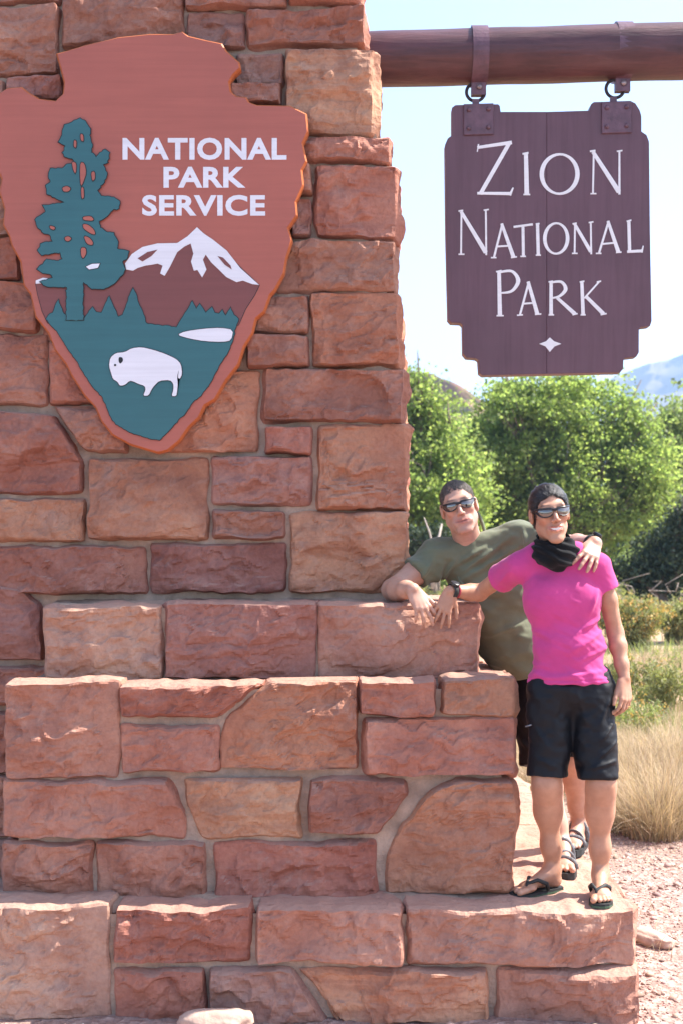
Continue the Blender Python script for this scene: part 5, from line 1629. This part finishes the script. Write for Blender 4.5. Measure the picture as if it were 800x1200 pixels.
def tree(name, label, cat, group, base, d, blobs, leaf, mat, seed, per=34, dens=1.0, trunk_r=0.28, spread=0.30, lean=(0, 0), branches=True, thick=0.75):
    """blobs: (px, py, radius px) of the crown's masses as the photo shows them; each gets its own depth"""
    rg = np.random.default_rng(seed)
    bz = float(ground_z((base - 400) * d / F, d))
    root = Vector(((base - 400) * d / F, d, bz - 0.05))
    T = empty(name, root, label, cat, group)
    mbt = MB(); P = []
    cs = []
    for (px, py, r) in blobs:
        rad = r * d / F
        c = W(px, py, d); c.y += float(rg.uniform(-1, 1)) * rad * 0.9
        cs.append((c, rad))
    zmin = min(c.z - r for c, r in cs)
    fork = root + Vector((lean[0], lean[1], max(0.6, (zmin - root.z) * 0.8)))
    mbt.tube([root, root.lerp(fork, .5) + Vector((0.06, 0, 0)), fork], [trunk_r * 1.25, trunk_r, trunk_r * 0.85], 9)
    for c, rad in cs:
        mid = fork.lerp(c, 0.5) + Vector((float(rg.normal(0, .2)), float(rg.normal(0, .2)), 0.15))
        mbt.tube([fork - Vector((0, 0, .1)), mid, c, c + (c - mid) * 0.35], [trunk_r * 0.6, trunk_r * 0.36, trunk_r * 0.18, 0.02], 7)
        if branches:
            for k in range(9):
                u = float(rg.uniform(0.2, 1.0)); st = mid.lerp(c, u)
                dr = Vector(rg.normal(size=3)); dr.z = abs(dr.z) * .8 + .1; dr.normalize()
                e = c + dr * rad * float(rg.uniform(.6, 1.02))
                m_ = st.lerp(e, .5) + Vector(rg.normal(0, rad * .10, 3))
                mbt.tube([st, m_, e], [trunk_r * .15, trunk_r * .09, 0.012], 5)
        ns = int(62 * dens * max(0.4, rad) ** 2)
        dr = rg.normal(size=(ns, 3)); dr /= np.linalg.norm(dr, axis=1)[:, None]
        rr = rad * np.where(rg.uniform(0, 1, ns) < .16, rg.uniform(.95, 1.38, ns), rg.uniform(0.25, 1.0, ns) ** 0.55) * (1 + 0.22 * vn(dr[:, 0] * 2.5, dr[:, 1] * 2.5, dr[:, 2] * 2.5, seed))
        S = np.array(c) + dr * rr[:, None] * np.array([1.08, thick, .88])
        gap = vn(S[:, 0] / (rad * .42), S[:, 1] / (rad * .42), S[:, 2] / (rad * .36), seed + 5)
        P.append(S[gap > -0.12])
    S = np.concatenate(P)
    sig = spread * rg.uniform(.6, 1.3, (len(S), 1, 1))
    C = (S[:, None, :] + rg.normal(size=(len(S), per, 3)) * sig * np.array([1, 1, 0.75])).reshape(-1, 3)
    V, q = quads_at(C, leaf, rg, 1.5, 0.0)
    tint = (rg.uniform(.8, 1.2, len(S))[:, None] * np.ones(per)).reshape(-1) * rg.uniform(.8, 1.2, len(C))
    tint = np.stack([tint * rg.uniform(.92, 1.12, len(C)), tint, tint * .95], -1)
    mbt.build('trunk', M['bark'], T)
    mk('crown', V, q, mat, T, smooth=False, attr=np.repeat(tint, 4, 0))
    return T


G_T = 'leafy trees behind the couple'
tree('cottonwood_tree', 'large spreading bright green cottonwood tree behind the woman under the hanging board', 'tree', G_T, 655, 52,
     [(600, 500, 46), (640, 470, 44), (690, 478, 42), (715, 500, 40), (570, 545, 40), (655, 530, 52), (710, 545, 46), (745, 555, 36), (610, 570, 48), (665, 590, 48), (720, 600, 40), (560, 590, 40), (752, 600, 30), (630, 622, 36), (690, 630, 32), (585, 520, 26), (600, 478, 22), (735, 520, 30), (760, 560, 26), (620, 530, 30), (590, 452, 14), (738, 476, 17), (752, 500, 16), (772, 535, 18), (780, 575, 18), (600, 462, 16), (575, 520, 26)],
     0.105, M['leaf_a'], 3, dens=1.15, per=44, trunk_r=0.30)
tree('cottonwood_tree', 'tall green cottonwood tree at the right edge of the stone pillar behind the man', 'tree', G_T, 505, 46,
     [(480, 470, 34), (500, 505, 40), (465, 530, 40), (525, 545, 32), (495, 565, 42), (540, 580, 34), (485, 610, 34), (460, 590, 36), (530, 615, 28), (550, 545, 26), (505, 478, 18), (525, 496, 12), (490, 446, 12), (470, 445, 16), (435, 500, 36), (420, 550, 40), (430, 605, 36), (392, 520, 34), (385, 580, 38)],
     0.10, M['leaf_a'], 5, dens=1.1, per=44, trunk_r=0.24)
tree('cottonwood_tree', 'pale green tree cut off by the right edge of the picture', 'tree', G_T, 800, 60,
     [(795, 505, 34), (830, 500, 46), (780, 545, 32), (815, 560, 46), (785, 595, 32), (860, 560, 50), (820, 610, 40)], 0.14, M['leaf_b'], 8, dens=1.0)
tree('cottonwood_tree', 'darker green tree filling the gap low between the two people', 'tree', G_T, 590, 66,
     [(575, 500, 22), (545, 520, 22), (590, 540, 40), (540, 560, 44), (600, 600, 44), (640, 610, 40), (700, 620, 44), (520, 620, 40), (760, 640, 34), (580, 645, 34), (480, 640, 36)], 0.15, M['leaf_b'], 12, dens=0.8)
tree('juniper_tree', 'dark juniper bush right of the woman at shoulder height', 'bush', None, 775, 36,
     [(745, 665, 20), (770, 650, 24), (795, 630, 28), (815, 650, 30), (725, 672, 13), (760, 680, 16), (790, 672, 24), (800, 600, 18)], 0.075, M['juniper'], 21, per=46, dens=3.2, trunk_r=0.14, spread=0.17)
tree('juniper_tree', 'dark low juniper between the trees left of the man', 'bush', None, 505, 40,
     [(490, 640, 18), (510, 632, 16), (530, 640, 14), (470, 636, 18)], 0.08, M['juniper'], 22, per=40, dens=2.6, trunk_r=0.12, spread=0.2)


def blades(C, hgt, wid, lean, rg, seg=3, az=None):
    """C: n x 3 roots; tapering bent blades, seg quads each"""
    n = len(C)
    az = rg.uniform(0, 2 * np.pi, n) if az is None else az
    dirv = np.stack([np.cos(az), np.sin(az), np.zeros(n)], -1)
    wv = np.stack([-np.sin(az + rg.normal(0, .8, n)), np.cos(az + rg.normal(0, .8, n)), np.zeros(n)], -1)
    rows = []
    for k in range(seg + 1):
        t = k / seg
        p = C + dirv * (lean * hgt * t ** 1.8)[:, None] + np.array([0, 0, 1.0]) * (hgt * t * (1 - 0.25 * lean * t))[:, None]
        w = (wid * (1 - t) + wid * 0.18)[:, None] if np.ndim(wid) else wid * (1 - t * .82)
        rows += [p - wv * w, p + wv * w]
    V = np.stack(rows, 1)
    base = np.arange(n)[:, None] * (2 * (seg + 1))
    q = np.concatenate([base + np.array([2 * k, 2 * k + 1, 2 * k + 3, 2 * k + 2]) for k in range(seg)])
    return V.reshape(-1, 3), q


M['straw'] = leafmat('dry_straw_grass', (0.46, 0.335, 0.205), (0.60, 0.47, 0.31), 0.3, 0.7, (1, 1, 0.9))
M['weed'] = leafmat('green_weed', (0.21, 0.24, 0.11), (0.30, 0.32, 0.16), 0.45, 0.6)
M['sage'] = leafmat('rabbitbrush', (0.24, 0.245, 0.13), (0.33, 0.32, 0.19), 0.4, 0.7)
M['flower'] = leafmat('seed_head', (0.50, 0.30, 0.09), (0.56, 0.38, 0.15), 0.2, 0.7)


def tuft(name, label, cat, px, py, d, height, radius, n, mat, seed, lean=0.5, wid=0.0022, group=None):
    rg = np.random.default_rng(seed)
    x = (px - 400) * d / F; z = float(ground_z(x, d))
    a = rg.uniform(0, 2 * np.pi, n); r = radius * rg.uniform(0, 1, n) ** .6
    C = np.stack([x + np.cos(a) * r, d + np.sin(a) * r, np.full(n, z)], -1)
    h = height * rg.uniform(.25, 1.12, n) ** 1.0 * (1 - .35 * (r / radius) ** 2); ln = np.abs(rg.normal(lean * .4, lean * .8, n)) + .45 * r / radius * lean
    V, q = blades(C, h, wid, ln, rg, 4, az=a + rg.normal(0, .7, n))
    tint = rg.uniform(.5, 1.25, n); tint = np.repeat(np.stack([tint, tint * rg.uniform(.94, 1.04, n), tint * rg.uniform(.8, 1.1, n)], -1), 10, 0)
    return tag(mk(name, V, q, mat, origin=(x, d, z), smooth=False, attr=tint), label, cat, group)


G_G = 'dry grass clumps beside the ledge'
for i, (lab, px_, py_, d_, h_, r_, n_, ln_) in enumerate((
        ('big golden dry grass clump nearest the stone ledge on the right', 772, 968, 8.35, .64, .22, 1500, .8),
        ('golden grass clump cut by the right picture edge', 806, 960, 8.6, .60, .20, 1000, .85),
        ('short bent grass clump at the left foot of the biggest one', 742, 962, 8.5, .40, .20, 900, 1.0),
        ('thin pale grass clump below the woman hanging hand', 738, 925, 9.8, .52, .28, 1200, .9),
        ('dry grass seen between the legs of the couple', 655, 930, 9.9, .5, .34, 1300, .8),
        ('pale feathery grass clump behind the golden ones near the picture edge', 790, 915, 10.6, .58, .32, 1300, .9),
        ('low straw clump on the bare ground right of the shorts', 728, 900, 11.2, .42, .34, 1000, 1.0))):
    tuft('grass_clump', lab, 'grass', px_, py_, d_, h_, r_, n_, M['straw'], 31 + i, ln_, 0.0022, G_G)


def shrub(name, label, px, py, d, wpx, hpx, mat, seed, n=900, flower=0.0, group=None, wid=0.004):
    rg = np.random.default_rng(seed)
    x = (px - 400) * d / F; z = float(ground_z(x, d)); hh = hpx * d / F; rr = wpx * d / F / 2
    T = empty(name, (x, d, z), label, 'shrub', group)
    # several plumes of stems, each with its own height and lean
    m = 9; pa = rg.uniform(0, 2 * np.pi, m); pr = rr * rg.uniform(.05, .6, m); ph = rg.uniform(.55, 1.08, m) * (1 - .25 * pr / rr); pk = rg.integers(0, m, n)
    C = np.stack([x + np.cos(pa[pk]) * pr[pk] + rg.normal(0, rr * .07, n), d + np.sin(pa[pk]) * pr[pk] + rg.normal(0, rr * .07, n), np.full(n, z)], -1)
    tilt = np.abs(rg.normal(.22, .20, n)) + .35 * pr[pk] / rr
    a = pa[pk] + rg.normal(0, .9, n)
    h = hh * ph[pk] * rg.uniform(.55, 1.05, n)
    V, q = blades(C, h, wid, tilt, rg, 3, az=a)
    tips = V.reshape(n, 8, 3)[:, 6]; mids = V.reshape(n, 8, 3)[:, 4]
    tint = np.repeat(rg.uniform(.7, 1.1, n)[:, None] * np.ones(3), 8, 0)
    mk('stems', V, q, mat, T, smooth=False, attr=tint)
    k = 9
    u = rg.uniform(0, 1, (n, k, 1)); L = (mids[:, None] * (1 - u) + tips[:, None] * u + rg.normal(0, hh * .035, (n, k, 3))).reshape(-1, 3)
    V2, q2 = quads_at(L, 0.016 * d / 13, rg, 3.2, 1.0)
    t2 = np.repeat(rg.uniform(.7, 1.3, len(L))[:, None] * np.array([1, 1, .9]), 4, 0)
    mk('foliage', V2, q2, mat, T, smooth=False, attr=t2)
    if flower > 0:
        s = tips[rg.uniform(0, 1, n) < flower]
        Fp = (s[:, None] + rg.normal(0, hh * .03, (len(s), 7, 3))).reshape(-1, 3)
        V3, q3 = quads_at(Fp, 0.02 * d / 13, rg, 1.3)
        tag(mk('flowers', V3, q3, M['flower'], T, smooth=False, attr=np.repeat(rg.uniform(.8, 1.2, len(Fp))[:, None] * np.ones(3), 4, 0)), kind='stuff')
    return T


shrub('rabbitbrush', 'tall yellow green rabbitbrush with orange seed heads right of the pink sleeve', 742, 748, 24, 60, 70, M['sage'], 41, 800, 0.4, wid=0.006)
shrub('rabbitbrush', 'grey green brush at the right edge below the dark juniper', 790, 745, 26, 60, 58, M['sage'], 42, 650, 0.2, wid=0.006)
shrub('rabbitbrush', 'greener brush right of the woman hip with thin stems', 782, 852, 14.0, 78, 80, M['sage'], 43, 300, 0.05, wid=0.003)
shrub('weed_plant', 'spindly green weed with yellow flowers beside the hanging hand', 738, 868, 12.2, 60, 75, M['weed'], 44, 170, 0.35, wid=0.0025)
shrub('weed_plant', 'wispy olive weed right of the pink shirt hem', 752, 815, 16.5, 80, 70, M['sage'], 45, 300, 0.15, wid=0.003)
shrub('rabbitbrush', 'bright green weeds in the gap between pillar and man', 492, 672, 30, 40, 40, M['weed'], 46, 700, 0.1, wid=0.007)

# the dry field itself
rg = np.random.default_rng(77)
n = 90000
d = 9.0 * (46 / 9.0) ** rg.uniform(0, 1, n) ** .9
px = rg.uniform(330, 960, n)
X = (px - 400) * d / F
k = fbm(X * .9, d * .55, 0, 88, 3); keep = (k > -0.25) & ~((d < 10.0) & (px < 690)) & ~((d < 8.6 + 1.2 * vn(px * .05, 0, 0, 5)))
X, d = X[keep], d[keep]; n = len(X)
C = np.stack([X, d, ground_z(X, d)], -1)
hg = (0.16 + 0.16 * np.clip(k[keep] + .4, 0, 1.2)) * rg.uniform(.5, 1.2, n)
V, q = blades(C, hg, 0.0022 * np.clip(d / 8, 1, 4), np.abs(rg.normal(.5, .4, n)), rg, 2)
tn = rg.uniform(.75, 1.3, n); tint = np.repeat(np.stack([tn, tn * rg.uniform(.95, 1.06, n), tn * rg.uniform(.85, 1.1, n)], -1), 6, 0)
tag(mk('dry_grass', V, q, M['straw'], smooth=False, attr=tint), 'pale dry grass covering the field behind the couple', 'grass', kind='stuff')
# low green growth
n = 5000
d = 12 * (30 / 12) ** rg.uniform(0, 1, n); px = rg.uniform(690, 850, n); X = (px - 400) * d / F
k = vn(X * .7, d * .35, 3, 99); kp = k > 0.42; X, d = X[kp], d[kp]; n = len(X)
V, q = blades(np.stack([X, d, ground_z(X, d)], -1), 0.30 * rg.uniform(.5, 1.2, n), 0.003 * np.clip(d / 8, 1, 4), np.abs(rg.normal(.5, .4, n)), rg, 2)
tag(mk('green_weeds', V, q, M['weed'], smooth=False, attr=np.repeat(rg.uniform(.7, 1.2, n)[:, None] * np.ones(3), 6, 0)), 'low green weeds growing through the dry grass', 'weeds', kind='stuff')

# straw litter and a few weed sprigs lying on the gravel
n = 1500
Y = rg.uniform(5.6, 10.2, n); X = 1.25 + rg.uniform(0, 1, n) ** 1.3 * 1.9; kk = vn(X * 2.1, Y * 1.6, 5, 44); kp = (kk > .05) & (X > 1.16 + (Y - 5) * .03); X, Y = X[kp], Y[kp]; n = len(X)
V, q = blades(np.stack([X, Y, ground_z(X, Y) + .004], -1), rg.uniform(.04, .13, n), 0.0016, rg.uniform(.8, 3.2, n), rg, 2)
tag(mk('straw_litter', V, q, M['straw'], smooth=False, attr=np.repeat(rg.uniform(.5, 1.2, n)[:, None] * np.ones(3), 6, 0)), 'broken straw scattered over the gravel beside the ledge', 'litter', kind='stuff')
# gravel lying on the red ground
M['pebble'] = leafmat('pebble', (0.30, 0.18, 0.145), (0.44, 0.31, 0.26), 0.0, 0.9)
ico = bmesh.new(); bmesh.ops.create_icosphere(ico, subdivisions=1, radius=1.0)
IV = np.array([v.co[:] for v in ico.verts]); IF = np.array([[v.index for v in f.verts] for f in ico.faces]); ico.free()
rg = np.random.default_rng(5)


def pebbles(X, Y, s, rg):
    n = len(X)
    a = rg.uniform(0, 6.28, n); sc = np.stack([s * rg.uniform(.8, 1.5, n), s * rg.uniform(.7, 1.1, n), s * rg.uniform(.4, .8, n)], -1)
    jit = 1 + .22 * rg.normal(size=(n, len(IV), 1))
    V = IV[None] * sc[:, None] * jit
    V = np.stack([V[..., 0] * np.cos(a)[:, None] - V[..., 1] * np.sin(a)[:, None], V[..., 0] * np.sin(a)[:, None] + V[..., 1] * np.cos(a)[:, None], V[..., 2]], -1)
    V = V + np.stack([X, Y, ground_z(X, Y) + sc[:, 2] * .35], -1)[:, None]
    q = (IF[None] + (np.arange(n) * len(IV))[:, None, None]).reshape(-1, 3)
    cl = rg.uniform(.6, 1.35, n); w = (rg.uniform(0, 1, n) < .12) * .5
    tint = np.stack([cl + w, cl * rg.uniform(.92, 1.1, n) + w * 1.5, cl * rg.uniform(.9, 1.1, n) + w * 1.7], -1)
    return V.reshape(-1, 3), q, np.repeat(tint, len(IV), 0)


Y = rg.uniform(4.6, 9.6, 15000); X = rg.uniform(0.9, 3.0, 15000); kp = ~((X < XB + .03) & (Y > 4.98) & (Y < 8.2)); X, Y = X[kp], Y[kp]
X = np.concatenate([X, rg.uniform(-1.6, 1.4, 1800)]); Y = np.concatenate([Y, rg.uniform(4.72, 4.97, 1800)])
s = np.clip(0.0044 * np.exp(rg.normal(0, .55, len(X))), .003, .022)
V, q, tint = pebbles(X, Y, s, rg)
tag(mk('gravel', V, q, M['pebble'], smooth=False, attr=tint), 'small red and pale gravel scattered over the ground', 'gravel', kind='stuff')
M['pale_rock'] = simple('pale_rock', (0.46, 0.31, 0.24), 0.9, var=0.25, scale=12, bmp=0.6, bscale=40)


def rock(label, c, size, seed, rot=0.0):
    bm = bmesh.new(); bmesh.ops.create_icosphere(bm, subdivisions=4, radius=1.0)
    R = Matrix.Rotation(rot, 3, 'Z')
    for v in bm.verts:
        p = v.co.copy()
        f = 1 + .22 * float(fbm(p.x * 1.3, p.y * 1.3, p.z * 1.3, seed, 4))
        p = Vector([math.copysign(abs(x) ** .72, x) for x in p]) * f
        v.co = R @ Vector((p.x * size[0], p.y * size[1], p.z * size[2]))
    vs = [Vector(c) + v.co for v in bm.verts]; fs = [tuple(v.index for v in f.verts) for f in bm.faces]; bm.free()
    return tag(mk('rock', vs, fs, M['pale_rock'], origin=(c[0], c[1], 0)), label, 'rock')


rock('pale flat rock on the gravel just right of the ledge corner', ((763 - 400) * 6.05 / F, 6.05, 0.005), (0.060, 0.115, 0.030), 3, 0.5)
rock('small sunlit rock on the ground in front of the lowest course', ((253 - 400) * 4.85 / F, 4.86, 0.02), (0.13, 0.07, 0.055), 6, 0.1)
# bare dead branches
M['deadwood'] = simple('bleached_wood', (0.36, 0.30, 0.25), 0.9, var=0.25, scale=12)
rr = random.Random(4)
d0 = 19.0
BL = ['tallest bleached branch, rising behind the man elbow', 'bleached branch slanting right, lowest of those left of the man', 'short bleached stub beside the pillar edge', 'crooked low bleached branch beside the pillar', 'uppermost bleached twig leaning toward the man shoulder']
for lb, pts in zip(BL, ([(506, 690, 0), (509, 655, .1), (503, 625, .2), (496, 606, .2)], [(484, 676, 0), (498, 662, .3), (512, 664, .5)], [(486, 660, 0), (500, 655, 0), (506, 645, 0)], [(480, 672, 0), (492, 668, .2), (505, 675, .2)], [(506, 640, .2), (514, 628, .3), (517, 614, .4)])):
    T = MB(); T.tube([W(a, b, d0 + c) for a, b, c in pts], [0.026, 0.020, 0.014, 0.007][:len(pts)], 6)
    tag(T.build('dead_branch', M['deadwood'], origin=W(pts[0][0], pts[0][1], d0)), lb, 'branch', 'bleached branches left of the man')
T = MB(); d0 = 33.0
for i in range(9):
    x0 = rr.uniform(725, 800); y0 = 700 + rr.uniform(-8, 10); T.tube([W(x0, y0, d0), W(x0 + rr.uniform(-16, 16), y0 - rr.uniform(5, 14), d0), W(x0 + rr.uniform(-34, 34), y0 - rr.uniform(6, 26), d0)], [.014, .010, .005], 5)
o = T.build('dead_twigs', M['deadwood'], origin=W(770, 700, d0)); tag(o, 'tangle of bare grey twigs under the dark juniper', 'twigs', kind='stuff')
# smaller growth under the trees so that the far ground is not bare
def bank(label, a, b_, d, py, h, mat, seed, n):
    rg = np.random.default_rng(seed); px = rg.uniform(a, b_, n); dd = d + rg.uniform(-3, 5, n); X = (px - 400) * dd / F
    hh = h * np.clip(.6 + .7 * vn(X * .55, dd * .3, 0, seed), .15, 1.4)
    C = np.stack([X, dd, ground_z(X, dd) + hh * rg.uniform(0, 1, n) ** .8], -1)
    V, q = quads_at(C, 0.10, rg, 1.6); tn = rg.uniform(.65, 1.25, n)
    return tag(mk('undergrowth', V, q, mat, smooth=False, attr=np.repeat(np.stack([tn] * 3, -1), 4, 0)), label, 'undergrowth', kind='stuff')


bank('green undergrowth along the foot of the trees', 420, 860, 55, 690, 2.0, M['leaf_b'], 61, 26000)
bank('olive scrub in front of the trees', 440, 860, 42, 700, 0.75, M['sage'], 62, 12000)

# thin air: far cliffs fade to blue
M_h = bpy.data.materials.new('haze'); M_h.use_nodes = True
nd, lk = M_h.node_tree.nodes, M_h.node_tree.links
nd.remove(nd['Principled BSDF']); pv = nd.new('ShaderNodeVolumePrincipled')
pv.inputs['Color'].default_value = (0.50, 0.70, 1.0, 1); pv.inputs['Density'].default_value = HAZE = 0.00031
pv.inputs['Anisotropy'].default_value = 0.2
lk.new(pv.outputs[0], nd['Material Output'].inputs['Volume'])
mb = MB(); mb.box((0, 3490, 219), (9000, 7020, 450))
if True: tag(mb.build('haze', M_h, smooth=False, origin=(0, 0, 0)), 'thin bluish air between the viewer and the far cliffs', 'haze', kind='stuff')
